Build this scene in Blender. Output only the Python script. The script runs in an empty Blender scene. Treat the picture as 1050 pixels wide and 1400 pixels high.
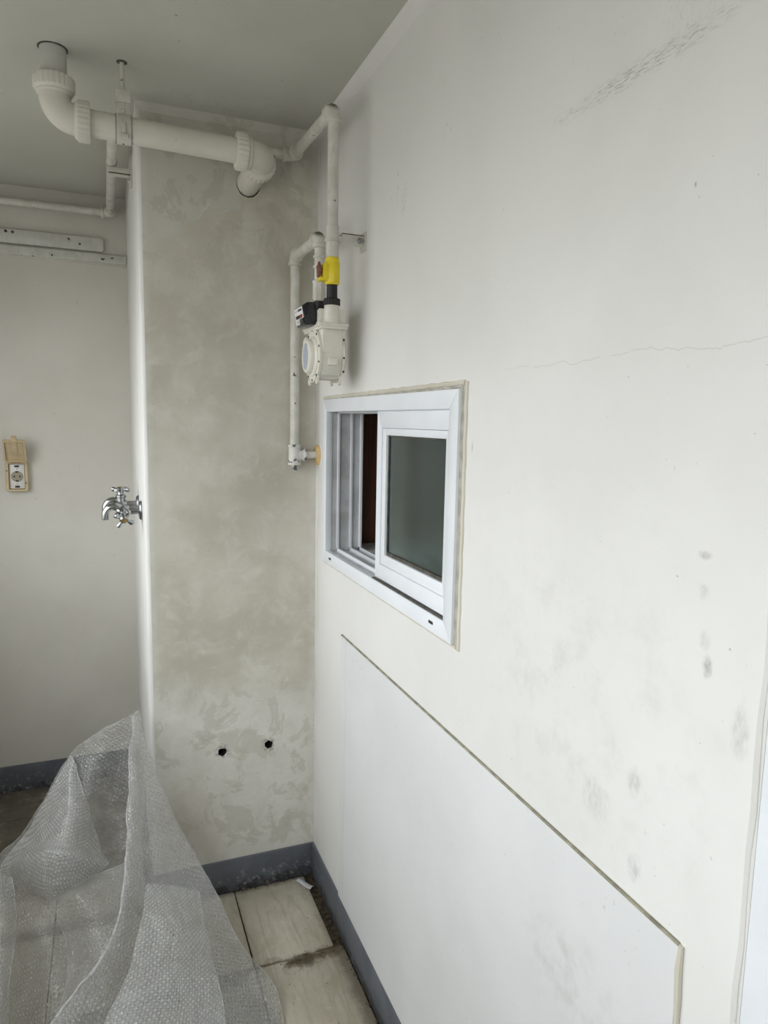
import bpy, bmesh, math, random
from mathutils import Vector, Matrix, noise as mnoise
random.seed(7)
S = bpy.context.scene
COL = S.collection
PI = math.pi
V = Vector

# ------------------------------------------------------------------ camera
cd = bpy.data.cameras.new('camera')
cam = bpy.data.objects.new('camera', cd); COL.objects.link(cam)
def cam_basis(yaw, pitch, roll):
    cy, sy, cp, sp = math.cos(yaw), math.sin(yaw), math.cos(pitch), math.sin(pitch)
    fwd = V((sy*cp, cy*cp, -sp)); right = V((cy, -sy, 0)); down = fwd.cross(right)
    cr, sr = math.cos(roll), math.sin(roll)
    return cr*right+sr*down, -sr*right+cr*down, fwd
r_, d_, f_ = cam_basis(.3825, .1282, -.0195)
cam.matrix_world = Matrix(((r_.x, -d_.x, -f_.x, -.6037), (r_.y, -d_.y, -f_.y, -2.0725), (r_.z, -d_.z, -f_.z, 1.4916), (0, 0, 0, 1)))
cd.sensor_fit = 'VERTICAL'; cd.sensor_height = 36; cd.lens = 36*948.7/1400
cd.clip_start = .02
S.camera = cam

# ------------------------------------------------------------------ sky (bright overcast, darker ground and houses below the horizon)
SKY, GROUND, EXPO = 1.0, .30, 2.07
w = bpy.data.worlds.new('overcast sky'); S.world = w; w.use_nodes = True
nt = w.node_tree
bg = nt.nodes['Background']
tc = nt.nodes.new('ShaderNodeTexCoord'); sx = nt.nodes.new('ShaderNodeSeparateXYZ')
mr = nt.nodes.new('ShaderNodeMapRange'); mr.inputs[1].default_value = -.15; mr.inputs[2].default_value = .15
mx = nt.nodes.new('ShaderNodeMix'); mx.data_type = 'RGBA'
nt.links.new(tc.outputs['Generated'], sx.inputs[0]); nt.links.new(sx.outputs[2], mr.inputs[0])
nt.links.new(mr.outputs[0], mx.inputs['Factor'])
mx.inputs['A'].default_value = (GROUND, GROUND*.98, GROUND*.92, 1); mx.inputs['B'].default_value = (.950, .973, .990, 1)
nt.links.new(mx.outputs['Result'], bg.inputs[0]); bg.inputs[1].default_value = SKY
# portal in the balcony window opening: only guides the sampling of the sky
def portal(loc, rot, sx_, sy_):
    pl = bpy.data.lights.new('window_portal', 'AREA'); pl.shape = 'RECTANGLE'; pl.size = sx_; pl.size_y = sy_
    pl.cycles.is_portal = True
    po = bpy.data.objects.new('window_portal', pl); COL.objects.link(po)
    po.location = loc; po.rotation_euler = rot
XL, YB, YF, H = -1.32, .897, -3.7, 2.32           # balcony: left wall, far wall, wall behind camera, ceiling height
WIN = (-3.55, .42, .98, 2.07)                      # glazed opening in the left wall y0,y1,z0,z1
portal((XL-.13, (WIN[0]+WIN[1])/2, (WIN[2]+WIN[3])/2), (0, -PI/2, 0), WIN[3]-WIN[2], WIN[1]-WIN[0])
S.view_settings.view_transform = 'Standard'; S.view_settings.look = 'None'
S.view_settings.gamma = 1; S.view_settings.use_curve_mapping = False
S.view_settings.exposure = EXPO

# ------------------------------------------------------------------ mesh helpers
def frame_of(axis):
    n = V(axis).normalized()
    a = V((0, 0, 1)) if abs(n.z) < .9 else V((1, 0, 0))
    u = a.cross(n).normalized(); return u, n.cross(u), n
class MB:
    def __init__(s): s.b = bmesh.new()
    def box(s, x0, x1, y0, y1, z0, z1, bev=0, seg=2):
        c = bmesh.new()
        vs = [c.verts.new((x, y, z)) for x in (x0, x1) for y in (y0, y1) for z in (z0, z1)]
        for f in ((0, 1, 3, 2), (4, 6, 7, 5), (0, 4, 5, 1), (2, 3, 7, 6), (0, 2, 6, 4), (1, 5, 7, 3)):
            c.faces.new([vs[i] for i in f])
        if bev: bmesh.ops.bevel(c, geom=list(c.edges), offset=bev, segments=seg, affect='EDGES', profile=.5)
        s.merge(c); return s
    def merge(s, c, M=None):
        if M is not None: c.transform(M)
        m = bpy.data.meshes.new('t'); c.to_mesh(m); c.free(); s.b.from_mesh(m); bpy.data.meshes.remove(m)
    def tube(s, pts, r, seg=20, caps=True):
        pts = [V(q) for q in pts]; n = len(pts)
        rs = r if isinstance(r, (list, tuple)) else [r]*n
        T = [((pts[min(i+1, n-1)]-pts[max(i-1, 0)]).normalized()) for i in range(n)]
        u, v, _ = frame_of(T[0]); rings = []
        for i in range(n):
            if i:
                q = T[i-1].rotation_difference(T[i]); u = q @ u; v = q @ v
            rings.append([s.b.verts.new(pts[i]+rs[i]*(math.cos(2*PI*k/seg)*u+math.sin(2*PI*k/seg)*v)) for k in range(seg)])
        for i in range(n-1):
            for k in range(seg): s.b.faces.new((rings[i][k], rings[i][(k+1) % seg], rings[i+1][(k+1) % seg], rings[i+1][k]))
        if caps: s.b.faces.new(rings[0][::-1]); s.b.faces.new(rings[-1])
        return s
    def lathe(s, o, axis, prof, seg=24, rib=0, nrib=0):
        # prof: (radius, height along axis); rib: radial grooves of depth rib on entries flagged with a third value
        o = V(o); u, v, n = frame_of(axis); rings = []
        for pr in prof:
            r, h = pr[0], pr[1]
            ring = []
            for k in range(seg):
                rr = r
                if len(pr) > 2 and rib and (k*nrib*2//seg) % 2: rr = r-rib
                ring.append(s.b.verts.new(o+n*h+rr*(math.cos(2*PI*k/seg)*u+math.sin(2*PI*k/seg)*v)))
            rings.append(ring)
        for i in range(len(rings)-1):
            for k in range(seg): s.b.faces.new((rings[i][k], rings[i][(k+1) % seg], rings[i+1][(k+1) % seg], rings[i+1][k]))
        s.b.faces.new(rings[0][::-1]); s.b.faces.new(rings[-1]); return s
    def prism(s, poly, o, ua, va, depth, bev=0):
        # polygon (a,b) in plane through o with axes ua, va, pushed depth along ua x va
        c = bmesh.new(); ua, va, o = V(ua), V(va), V(o); n = ua.cross(va).normalized()*depth
        A = [c.verts.new(o+ua*a+va*b) for a, b in poly]; B = [c.verts.new(q.co+n) for q in A]
        c.faces.new(A[::-1]); c.faces.new(B); k = len(A)
        for i in range(k): c.faces.new((A[i], A[(i+1) % k], B[(i+1) % k], B[i]))
        if bev: bmesh.ops.bevel(c, geom=list(c.edges), offset=bev, segments=2, affect='EDGES', profile=.5)
        s.merge(c); return s
    def ball(s, c, r, sc=(1, 1, 1), seg=14):
        t = bmesh.new(); bmesh.ops.create_uvsphere(t, u_segments=seg, v_segments=seg//2+2, radius=r)
        s.merge(t, Matrix.Translation(c) @ Matrix.Diagonal((*sc, 1))); return s
    def quad(s, a, b, c, d): s.b.faces.new([s.b.verts.new(q) for q in (a, b, c, d)]); return s
def arc(p0, pc, p1, n=8):
    # rounded corner path from p0 to p1 with corner pc (circular when legs are equal and square)
    p0, pc, p1 = V(p0), V(pc), V(p1); c = p0+p1-pc; out = []
    for i in range(n+1):
        a = PI/2*i/n; out.append(c+(p0-c)*math.cos(a)+(p1-c)*math.sin(a))
    return out
def world_loc(o):
    q = V((0, 0, 0))
    while o is not None: q += o.location; o = o.parent
    return q
def build(mb, name, mat, parent=None, loc=None, flat=False, ang=38, nrm=True):
    b = mb.b if isinstance(mb, MB) else mb
    if nrm: bmesh.ops.recalc_face_normals(b, faces=b.faces)
    off = world_loc(parent) if parent else V((0, 0, 0))
    if loc is not None: off = V(loc)
    if off.length: bmesh.ops.translate(b, verts=b.verts, vec=-off)
    if not flat:
        for f in b.faces: f.smooth = True
        for e in b.edges:
            if len(e.link_faces) == 2 and e.calc_face_angle(0) > math.radians(ang): e.smooth = False
    me = bpy.data.meshes.new(name); b.to_mesh(me); b.free()
    for m in (mat if isinstance(mat, (list, tuple)) else [mat]): me.materials.append(m)
    o = bpy.data.objects.new(name, me); COL.objects.link(o)
    if parent: o.parent = parent; o.location = off-world_loc(parent)
    elif loc is not None: o.location = off
    return o
def thing(name, label, cat, loc, group=None):
    o = bpy.data.objects.new(name, None); COL.objects.link(o); o.location = loc; o.empty_display_size = .05
    o['label'] = label; o['category'] = cat
    if group: o['group'] = group
    return o
def tag(o, label, cat, group=None):
    o['label'] = label; o['category'] = cat
    if group: o['group'] = group
    return o
def struct(mb, name, mat, **k):
    o = build(mb, name, mat, **k); o['kind'] = 'structure'; return o

# ------------------------------------------------------------------ materials
class NT:
    def __init__(s, name, rough=.7, spec=.3, metal=0):
        s.m = bpy.data.materials.new(name); s.m.use_nodes = True; s.t = s.m.node_tree
        s.p = s.t.nodes['Principled BSDF']; s.p.inputs['Roughness'].default_value = rough
        s.p.inputs['Specular IOR Level'].default_value = spec; s.p.inputs['Metallic'].default_value = metal
        s.P = s.n('ShaderNodeTexCoord').outputs['Object']; s.h = None
    def n(s, t): return s.t.nodes.new(t)
    def l(s, a, b): s.t.links.new(a, b)
    def put(s, sock, v):
        if isinstance(v, (int, float)): sock.default_value = v
        elif isinstance(v, (tuple, list)): sock.default_value = (*v, 1) if len(v) == 3 and sock.type == 'RGBA' else v
        else: s.l(v, sock)
    def math(s, op, a, b=0, c=None, clamp=False):
        q = s.n('ShaderNodeMath'); q.operation = op; q.use_clamp = clamp
        s.put(q.inputs[0], a); s.put(q.inputs[1], b)
        if c is not None: s.put(q.inputs[2], c)
        return q.outputs[0]
    def vec(s, op, a, b):
        q = s.n('ShaderNodeVectorMath'); q.operation = op; s.put(q.inputs[0], a); s.put(q.inputs[1], b)
        return q.outputs['Value'] if op in ('LENGTH', 'DOT_PRODUCT', 'DISTANCE') else q.outputs[0]
    def noise(s, scale, detail=4, rough=.55, dist=0, sc=(1, 1, 1), P=None, off=(0, 0, 0)):
        q = s.n('ShaderNodeTexNoise'); q.inputs['Scale'].default_value = scale; q.inputs['Detail'].default_value = detail
        q.inputs['Roughness'].default_value = rough; q.inputs['Distortion'].default_value = dist
        v = s.vec('MULTIPLY', P or s.P, sc)
        if any(off): v = s.vec('ADD', v, off)
        s.l(v, q.inputs['Vector']); return q.outputs[0]
    def ramp(s, x, a, b, lo=0., hi=1.):
        q = s.n('ShaderNodeMapRange'); q.interpolation_type = 'SMOOTHSTEP'
        s.put(q.inputs[0], x); q.inputs[1].default_value = a; q.inputs[2].default_value = b
        q.inputs[3].default_value = lo; q.inputs[4].default_value = hi; return q.outputs[0]
    def mix(s, f, a, b):
        q = s.n('ShaderNodeMix'); q.data_type = 'RGBA'; s.put(q.inputs['Factor'], f); s.put(q.inputs['A'], a); s.put(q.inputs['B'], b)
        return q.outputs['Result']
    def mul(s, *a):
        r = a[0]
        for q in a[1:]: r = s.math('MULTIPLY', r, q)
        return r
    def add(s, a, b): return s.math('ADD', a, b)
    def xyz(s):
        q = s.n('ShaderNodeSeparateXYZ'); s.l(s.P, q.inputs[0]); return q.outputs
    def blob(s, c, size, wob=.4, nscale=6, soft=.5):
        # 1 inside an ellipsoid of given half sizes, noisy edge
        d = s.vec('SUBTRACT', s.P, c); d = s.vec('DIVIDE', d, size); d = s.vec('LENGTH', d, (0, 0, 0))
        if wob: d = s.add(d, s.math('MULTIPLY', s.math('SUBTRACT', s.noise(nscale, 4, .6), .5), wob*2))
        return s.ramp(d, 1-soft, 1+soft*.4, 1, 0)
    def color(s, c): s.put(s.p.inputs['Base Color'], c); return s
    def bump(s, h, strength=.3, dist=.002):
        q = s.n('ShaderNodeBump'); q.inputs['Strength'].default_value = strength; q.inputs['Distance'].default_value = dist
        s.l(h, q.inputs['Height'])
        if s.h: s.l(s.h, q.inputs['Normal'])
        s.h = q.outputs[0]; s.l(s.h, s.p.inputs['Normal']); return s
def simple(name, c, rough=.5, spec=.4, metal=0, var=.06, vs=40, bump=0, bs=120, bd=.0006):
    t = NT(name, rough, spec, metal)
    if var: t.color(t.mix(t.ramp(t.noise(vs, 4), .35, .65), tuple(x*(1-var) for x in c), tuple(min(1, x*(1+var)) for x in c)))
    else: t.color(c)
    if bump: t.bump(t.noise(bs, 3), bump, bd)
    return t.m

def paint_right():
    t = NT('white_wall_paint', .62, .3); x, y, z = t.xyz()
    base = t.mix(t.ramp(t.noise(2.2, 5), .35, .65), (.728, .724, .70), (.776, .772, .750))
    # grey smudges of use in the lower half of the wall
    sm = t.math('MULTIPLY', t.blob((0, -1.32, 1.10), (1, .26, .26), .5, 5, .8), t.ramp(t.noise(14, 6, .68), .45, .78))
    base = t.mix(t.mul(sm, .42), base, (.50, .49, .46))
    sm2 = t.math('MULTIPLY', t.blob((0, -1.15, 1.28), (1, .2, .16), .5, 6, .8), t.ramp(t.noise(11, 6, .7, off=(3, 1, 2)), .48, .8))
    base = t.mix(t.mul(sm2, .3), base, (.52, .51, .48))
    for c, s_, k in (((0, -1.527, 1.232), (1, .007, .014), .75), ((0, -1.521, 1.262), (1, .008, .012), .3), ((0, -1.515, 1.315), (1, .008, .01), .3), ((0, -1.513, 1.355), (1, .01, .005), .5),
                     ((0, -1.43, 1.05), (1, .012, .018), .45), ((0, -1.36, .99), (1, .03, .03), .28), ((0, -1.575, 1.18), (1, .012, .03), .35), ((0, -1.44, .94), (1, .012, .02), .4),
                     ((0, -1.46, 1.755), (1, .002, .003), .8), ((0, -.985, 1.452), (1, .0025, .012), .6)):
        base = t.mix(t.mul(t.blob(c, s_, .7, 60, .7), t.ramp(t.noise(1, 6, .75, sc=(1, 150, 70)), .25, .75), k), base, (.20, .19, .18))
    # long scrape near the ceiling, fine broken streaks
    st = t.ramp(t.noise(1, 8, .8, sc=(1, 60, 420), off=(0, 2, .7)), .47, .66)
    sc_ = t.mul(t.blob((0, -1.36, 1.914), (1, .165, .014), .35, 16, .8), st)
    sc2 = t.mul(t.blob((0, -1.435, 1.96), (1, .05, .06), .5, 16, .8), t.ramp(t.noise(1, 8, .8, sc=(1, 330, 60), off=(0, 5, 2)), .52, .7), .6)
    base = t.mix(t.mul(t.math('MAXIMUM', sc_, sc2), .95), base, (.25, .215, .195))
    s3 = t.mul(t.blob((0, -.648, 1.965), (1, .018, .035), .6, 30, .6), t.ramp(t.noise(1, 5, .7, sc=(1, 300, 90)), .54, .62))
    s4 = t.mul(t.blob((0, -.615, 2.0), (1, .006, .05), .6, 30, .6), t.ramp(t.noise(1, 5, .7, sc=(1, 500, 60)), .55, .62))
    s5 = t.mul(t.blob((0, -.845, 2.03), (1, .03, .02), .6, 30, .6), t.ramp(t.noise(200, 3), .62, .68))
    base = t.mix(t.mul(t.math('MAXIMUM', t.math('MAXIMUM', s3, s4), s5), .8), base, (.22, .21, .21))
    # hairline crack across the wall
    lim = t.mul(t.ramp(y, -1.0, -1.2), 1)
    cl = t.math('ABSOLUTE', t.math('SUBTRACT', t.add(z, t.mul(t.math('SUBTRACT', t.noise(9, 6, .65, sc=(1, 1, 0)), .5), .05)), 1.581))
    ck = t.mul(t.ramp(cl, .0001, .0009, 1, 0), lim, t.ramp(t.noise(30, 3), .3, .5))
    base = t.mix(t.mul(ck, .32), base, (.3, .29, .27))
    # tiny dark specks
    base = t.mix(t.mul(t.ramp(t.noise(140, 2, .5), .73, .78), .5), base, (.3, .29, .28))
    # browner and blotchy towards the corner with the column
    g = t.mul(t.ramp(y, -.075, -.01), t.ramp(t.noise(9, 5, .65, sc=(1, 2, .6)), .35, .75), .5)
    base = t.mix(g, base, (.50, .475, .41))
    t.color(base); t.bump(t.noise(7, 4), .25, .008); t.bump(t.noise(60, 5, .6), .18, .0015)
    return t.m
def paint_patch():
    t = NT('repainted_patch_paint', .6, .3); x, y, z = t.xyz()
    base = t.mix(t.ramp(t.noise(3, 4), .35, .65), (.70, .709, .712), (.745, .754, .757))
    sm = t.mul(t.blob((0, -1.33, .70), (1, .12, .08), .6, 9, .8), t.ramp(t.noise(26, 5, .65), .4, .75), .5)
    base = t.mix(sm, base, (.50, .49, .46))
    ch = t.mul(t.blob((0, -.42, .86), (1, .12, .035), .5, 20, .7), t.ramp(t.noise(130, 3, .5), .66, .71), .8)
    base = t.mix(ch, base, (.3, .3, .3))
    base = t.mix(t.mul(t.ramp(t.noise(120, 2, .5, off=(4, 1, 1)), .72, .78), .4), base, (.35, .34, .33))
    cl = t.math('ABSOLUTE', t.math('ADD', t.add(y, t.mul(t.math('SUBTRACT', t.noise(5, 6, .65, sc=(0, 0, 1)), .5), .07)), .318))
    ck = t.mul(t.ramp(cl, .0004, .0014, 1, 0), .5)
    base = t.mix(ck, base, (.33, .32, .29))
    t.color(base); t.bump(t.noise(6, 4), .2, .008); t.bump(t.noise(70, 5, .6), .12, .0012)
    return t.m
def column_plaster():
    t = NT('bare_grey_plaster', .78, .2); x, y, z = t.xyz()
    n1 = t.noise(3.2, 6, .62); n2 = t.noise(13, 6, .66, .6)
    bare = t.mix(t.ramp(n1, .36, .66), (.51, .485, .405), (.635, .612, .535))
    bare = t.mix(t.mul(t.ramp(n2, .46, .72), .6), bare, (.69, .672, .61))
    paint = t.mix(t.ramp(n2, .3, .7), (.68, .665, .61), (.76, .745, .695))
    # painted along the foot of the column (ragged upper limit near z .62) and in the upper left corner
    rag = t.add(z, t.mul(t.math('SUBTRACT', t.noise(5, 7, .7, .4), .5), .42))
    low = t.ramp(rag, .55, .76, 1, 0)
    up = t.math('SUBTRACT', t.add(z, t.mul(x, -.62)), t.mul(t.math('SUBTRACT', t.noise(14, 6, .7, .5, off=(2, 0, 0)), .5), .22))
    top = t.mul(t.ramp(up, 2.25, 2.262), .7)
    c = t.mix(t.mul(low, t.ramp(t.noise(7, 6, .7, .5, off=(1, 2, 5)), .32, .46)), bare, paint)
    c = t.mix(top, c, (.60, .595, .545))
    pk = t.ramp(t.noise(9, 8, .68, .8, off=(4, 0, 1)), .535, .55)
    pz = t.math('MAXIMUM', t.ramp(z, 1.0, .55), t.ramp(z, 1.75, 2.05))
    c = t.mix(t.mul(pk, pz, .5), c, t.mix(t.ramp(z, .4, 1.2), (.53, .515, .44), (.47, .455, .39)))
    hz = t.ramp(t.noise(1, 7, .7, .6, sc=(5, 1, 26), off=(0, 0, 3)), .57, .68)
    c = t.mix(t.mul(hz, t.ramp(z, 1.3, .8), .5), c, (.70, .69, .64))
    # pale filler scratches and pits
    sc_ = t.ramp(t.noise(22, 6, .75, 1.4), .645, .68)
    c = t.mix(t.mul(sc_, .55), c, (.72, .71, .66))
    # bleached vertical border next to both edges
    ed = t.math('MAXIMUM', t.ramp(x, -.03, -.004), t.ramp(x, -.470, -.495))
    c = t.mix(t.mul(ed, t.ramp(t.noise(12, 5, .7), .3, .6), .55), c, (.72, .71, .67))
    # brown damp stain low at the left
    c = t.mix(t.mul(t.blob((-.40, 0, .24), (.12, .3, .2), .7, 7, .9), .38), c, (.47, .43, .33))
    # rings of black dirt around the two drill holes
    for hx, hz in ((-.295, .469), (-.150, .470)):
        c = t.mix(t.mul(t.blob((hx, 0, hz), (.024, .3, .024), .6, 60, .6), t.ramp(t.noise(90, 3), .4, .6), .7), c, (.13, .125, .12))
    c = t.mix(t.mul(t.ramp(t.noise(110, 2), .72, .77), .6), c, (.25, .24, .22))
    t.color(c); t.bump(n1, .2, .006); t.bump(t.noise(34, 6, .7, .5), .35, .0025)
    return t.m
def paint_plain(name, a, b, bs=50, specks=.5):
    t = NT(name, .7, .25)
    c = t.mix(t.ramp(t.noise(2.5, 5), .35, .65), a, b)
    if specks: c = t.mix(t.mul(t.ramp(t.noise(95, 2), .72, .77), specks), c, tuple(q*.4 for q in a))
    t.color(c); t.bump(t.noise(6, 4), .25, .008); t.bump(t.noise(bs, 5, .6), .22, .0015); return t.m
def ceiling_paint():
    t = NT('old_ceiling_paint', .8, .15); x, y, z = t.xyz()
    c = t.mix(t.ramp(t.noise(2, 5), .35, .65), (.52, .52, .465), (.57, .57, .515))
    pe = t.mul(t.blob((-.28, -.06, 2.32), (.2, .13, .3), .6, 7, .8), t.ramp(t.noise(22, 6, .7, .8), .5, .7), .5)
    c = t.mix(pe, c, (.40, .395, .34))
    c = t.mix(t.mul(t.ramp(t.noise(60, 2), .73, .77), .7), c, (.2, .2, .18))
    t.color(c); t.bump(t.noise(26, 6, .7, .6), .3, .003); return t.m
def skirting():
    t = NT('grey_skirting_paint', .55, .35); x, y, z = t.xyz()
    c = t.mix(t.ramp(t.noise(8, 5), .35, .65), (.115, .128, .150), (.150, .163, .185))
    wn = t.math('SUBTRACT', .075, t.mul(t.noise(9, 5, .7, sc=(1, 1, .4)), .11))
    low = t.ramp(t.math('SUBTRACT', z, wn), -.006, .012, 1, 0)
    c = t.mix(t.mul(low, t.ramp(t.noise(30, 5, .7), .35, .6), .8), c, (.045, .042, .036))
    sp = t.mul(t.ramp(t.noise(75, 5, .75), .56, .66), t.ramp(z, .09, .03), t.ramp(y, -.25, -.08))
    c = t.mix(t.mul(sp, .8), c, (.52, .52, .5))
    t.color(c); t.bump(t.noise(50, 5), .25, .0012); return t.m
def tile_mat():
    t = NT('worn_cream_floor_tile', .6, .3); x, y, z = t.xyz()
    q = t.n('ShaderNodeNewGeometry'); t.P = q.outputs['Position']
    sp = t.n('ShaderNodeSeparateXYZ'); t.l(t.P, sp.inputs[0])
    c = t.mix(t.ramp(t.noise(4, 5, .6), .3, .7), (.465, .425, .335), (.61, .58, .49))
    st = t.noise(1, 6, .7, 1.0, sc=(42, 5, 1))
    c = t.mix(t.mul(t.ramp(st, .47, .68), .6), c, (.36, .31, .23))
    c = t.mix(t.mul(t.ramp(t.noise(30, 6, .75), .55, .75), .35), c, (.68, .66, .59))
    # dirt along the joints at y -.345 and beside the skirting
    dj = t.math('ABSOLUTE', t.math('ADD', sp.outputs[1], .364))
    jn = t.math('MAXIMUM', t.ramp(t.math('ABSOLUTE', t.add(sp.outputs[1], .348)), .004, .009, 1, 0), t.mul(t.ramp(t.math('ABSOLUTE', t.add(sp.outputs[0], .264)), .002, .006, 1, 0), .5))
    dirt = t.mul(t.ramp(t.add(dj, t.mul(t.math('SUBTRACT', t.noise(14, 6, .7), .5), .12)), .004, .036, 1, 0), t.ramp(t.noise(7, 5, .6, off=(1.3, .2, 0)), .36, .5))
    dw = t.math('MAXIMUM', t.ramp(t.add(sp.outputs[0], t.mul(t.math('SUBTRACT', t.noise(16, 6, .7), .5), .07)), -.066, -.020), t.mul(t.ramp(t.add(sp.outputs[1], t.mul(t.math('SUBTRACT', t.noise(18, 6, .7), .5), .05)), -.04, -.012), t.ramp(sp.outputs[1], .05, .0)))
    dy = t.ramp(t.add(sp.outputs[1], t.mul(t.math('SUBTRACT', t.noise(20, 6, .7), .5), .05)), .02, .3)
    c = t.mix(t.mul(jn, t.ramp(t.noise(24, 5, .7), .38, .6), .8), c, (.12, .09, .055))
    c = t.mix(t.mul(dirt, .95), c, (.075, .052, .030))
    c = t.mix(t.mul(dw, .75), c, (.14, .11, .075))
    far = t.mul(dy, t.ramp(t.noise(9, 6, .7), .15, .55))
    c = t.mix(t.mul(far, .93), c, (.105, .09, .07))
    bl = t.ramp(t.noise(6, 6, .7, .6, off=(2, 3, 0)), .5, .72)
    c = t.mix(t.mul(bl, .4), c, (.33, .28, .20))
    c = t.mix(t.mul(t.ramp(t.noise(70, 4, .6), .66, .72), .8), c, (.09, .065, .045))
    t.color(c); t.bump(t.noise(20, 6, .7, sc=(2, .6, 1)), .35, .003); t.bump(st, .2, .0015); return t.m
def pipe_paint(name, a, b, chips=.66, dark=(.06, .055, .05)):
    t = NT(name, .5, .4)
    c = t.mix(t.ramp(t.noise(24, 5), .35, .65), a, b)
    c = t.mix(t.mul(t.ramp(t.noise(70, 5, .7, sc=(1, 1, .3)), .52, .7), .35), c, tuple(q*.72 for q in a))
    c = t.mix(t.ramp(t.noise(34, 3, .5, .4, off=(3.4, 3.1, 3.3)), chips, chips+.015), c, dark)
    t.color(c); t.bump(t.noise(90, 3), .2, .0008); return t.m
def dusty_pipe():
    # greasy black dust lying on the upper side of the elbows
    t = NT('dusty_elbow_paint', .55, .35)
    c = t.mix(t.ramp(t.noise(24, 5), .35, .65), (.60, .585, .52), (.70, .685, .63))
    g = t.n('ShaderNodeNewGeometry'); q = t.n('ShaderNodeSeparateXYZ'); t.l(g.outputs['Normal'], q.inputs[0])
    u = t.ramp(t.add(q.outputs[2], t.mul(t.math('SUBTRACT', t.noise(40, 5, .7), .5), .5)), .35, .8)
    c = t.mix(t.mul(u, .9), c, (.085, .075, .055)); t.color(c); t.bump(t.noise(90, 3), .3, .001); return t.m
def glass_mat():
    t = NT('dim_window_glass', .04, .5); t.color((.50, .66, .68)); t.p.inputs['Transmission Weight'].default_value = 1
    t.p.inputs['IOR'].default_value = 1.45; t.p.inputs['Roughness'].default_value = .12
    t.bump(t.noise(180, 2), .15, .0006); return t.m
def wood_mat():
    t = NT('dark_brown_wood_veneer', .45, .35)
    g = t.noise(1, 6, .6, .6, sc=(60, 60, 2.2))
    t.color(t.mix(t.ramp(g, .3, .7), (.075, .030, .016), (.16, .065, .032))); return t.m
def badge_mat():
    t = NT('blue_printed_badge', .4, .4)
    k = t.ramp(t.noise(1, 2, .5, sc=(1, 260, 420)), .42, .56)
    t.color(t.mix(k, (.20, .27, .39), (.58, .62, .66))); return t.m

M = dict(
 wall=paint_right(), patch=paint_patch(), plaster=column_plaster(), ceil=ceiling_paint(),
 back=paint_plain('back_wall_paint', (.635, .615, .555), (.695, .675, .615)),
 side=paint_plain('column_side_paint', (.74, .74, .71), (.80, .80, .775)),
 batten=pipe_paint('batten_paint', (.58, .58, .53), (.66, .66, .61), .70),
 skirt=skirting(), tile=tile_mat(),
 dirt=simple('black_brown_dirt', (.060, .047, .033), .9, .1, 0, .45, 60, .8, 90, .004),
 pvc=paint_plain('dusty_cream_pvc', (.60, .58, .51), (.68, .66, .59), 90, .35),
 pvcg=paint_plain('grey_pvc', (.47, .47, .43), (.52, .52, .48), 90, .3),
 gas=pipe_paint('gas_pipe_paint', (.60, .585, .52), (.70, .685, .63), .675),
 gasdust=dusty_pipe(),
 gaschip=pipe_paint('chipped_white_paint', (.66, .65, .60), (.74, .73, .69), .575, (.11, .12, .13)),
 steel=pipe_paint('painted_steel', (.54, .53, .47), (.62, .61, .55), .68),
 yellow=simple('yellow_valve_enamel', (.83, .66, .02), .35, .5, 0, .05),
 rust=simple('red_brown_handle_paint', (.20, .075, .055), .5, .4, 0, .25, 120),
 black=simple('black_rubber', (.016, .016, .017), .45, .4, 0, .2),
 blackp=simple('glossy_black_plastic', (.012, .013, .018), .18, .5, 0, .1),
 meter=simple('ivory_meter_enamel', (.74, .72, .64), .30, .5, 0, .03),
 white=simple('white_print', (.80, .80, .80), .4, .4, 0, .03),
 ink=simple('dark_print', (.03, .03, .035), .5, .3, 0, .1),
 redp=simple('red_print', (.30, .035, .03), .4, .3, 0, .1),
 chrome=simple('worn_chrome', (.40, .41, .42), .15, .5, 1, .08, 60),
 dullchrome=simple('dull_steel', (.30, .31, .32), .32, .5, 1, .15, 60),
 brass=simple('brass', (.52, .36, .12), .35, .5, 1, .15, 90),
 beige=simple('yellowed_beige_plastic', (.57, .455, .285), .42, .4, 0, .06, 30),
 socket=simple('white_socket_plastic', (.72, .72, .69), .35, .4, 0, .02),
 tan=simple('tan_socket_well', (.34, .30, .22), .45, .4, 0, .05),
 upvc=simple('white_window_pvc', (.79, .82, .86), .28, .45, 0, .02, 10),
 upvcg=simple('greyed_window_track', (.52, .53, .54), .4, .4, 0, .12, 20),
 caulk=paint_plain('old_caulk', (.56, .53, .44), (.66, .63, .54), 70, .5),
 joint=simple('dirty_joint', (.30, .285, .215), .8, .2, 0, .25, 40),
 joint2=simple('shaded_render_joint', (.40, .385, .335), .85, .2, 0, .15, 40),
 lcaulk=paint_plain('painted_caulk', (.66, .655, .62), (.72, .715, .69), 70, .3),
 grime_gap=simple('dark_gasket_and_gap', (.085, .08, .065), .7, .3, 0, .35, 60),
 foam=simple('yellow_foam_sealant', (.66, .47, .23), .8, .2, 0, .1, 90, .4),
 glass=glass_mat(), wood=wood_mat(), sill=simple('white_sill', (.70, .69, .66), .5),
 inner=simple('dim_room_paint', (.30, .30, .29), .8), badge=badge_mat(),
 hole=simple('broken_concrete_in_hole', (.035, .033, .03), .95, .1, 0, .4, 90, .8, 120, .004),
)

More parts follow.
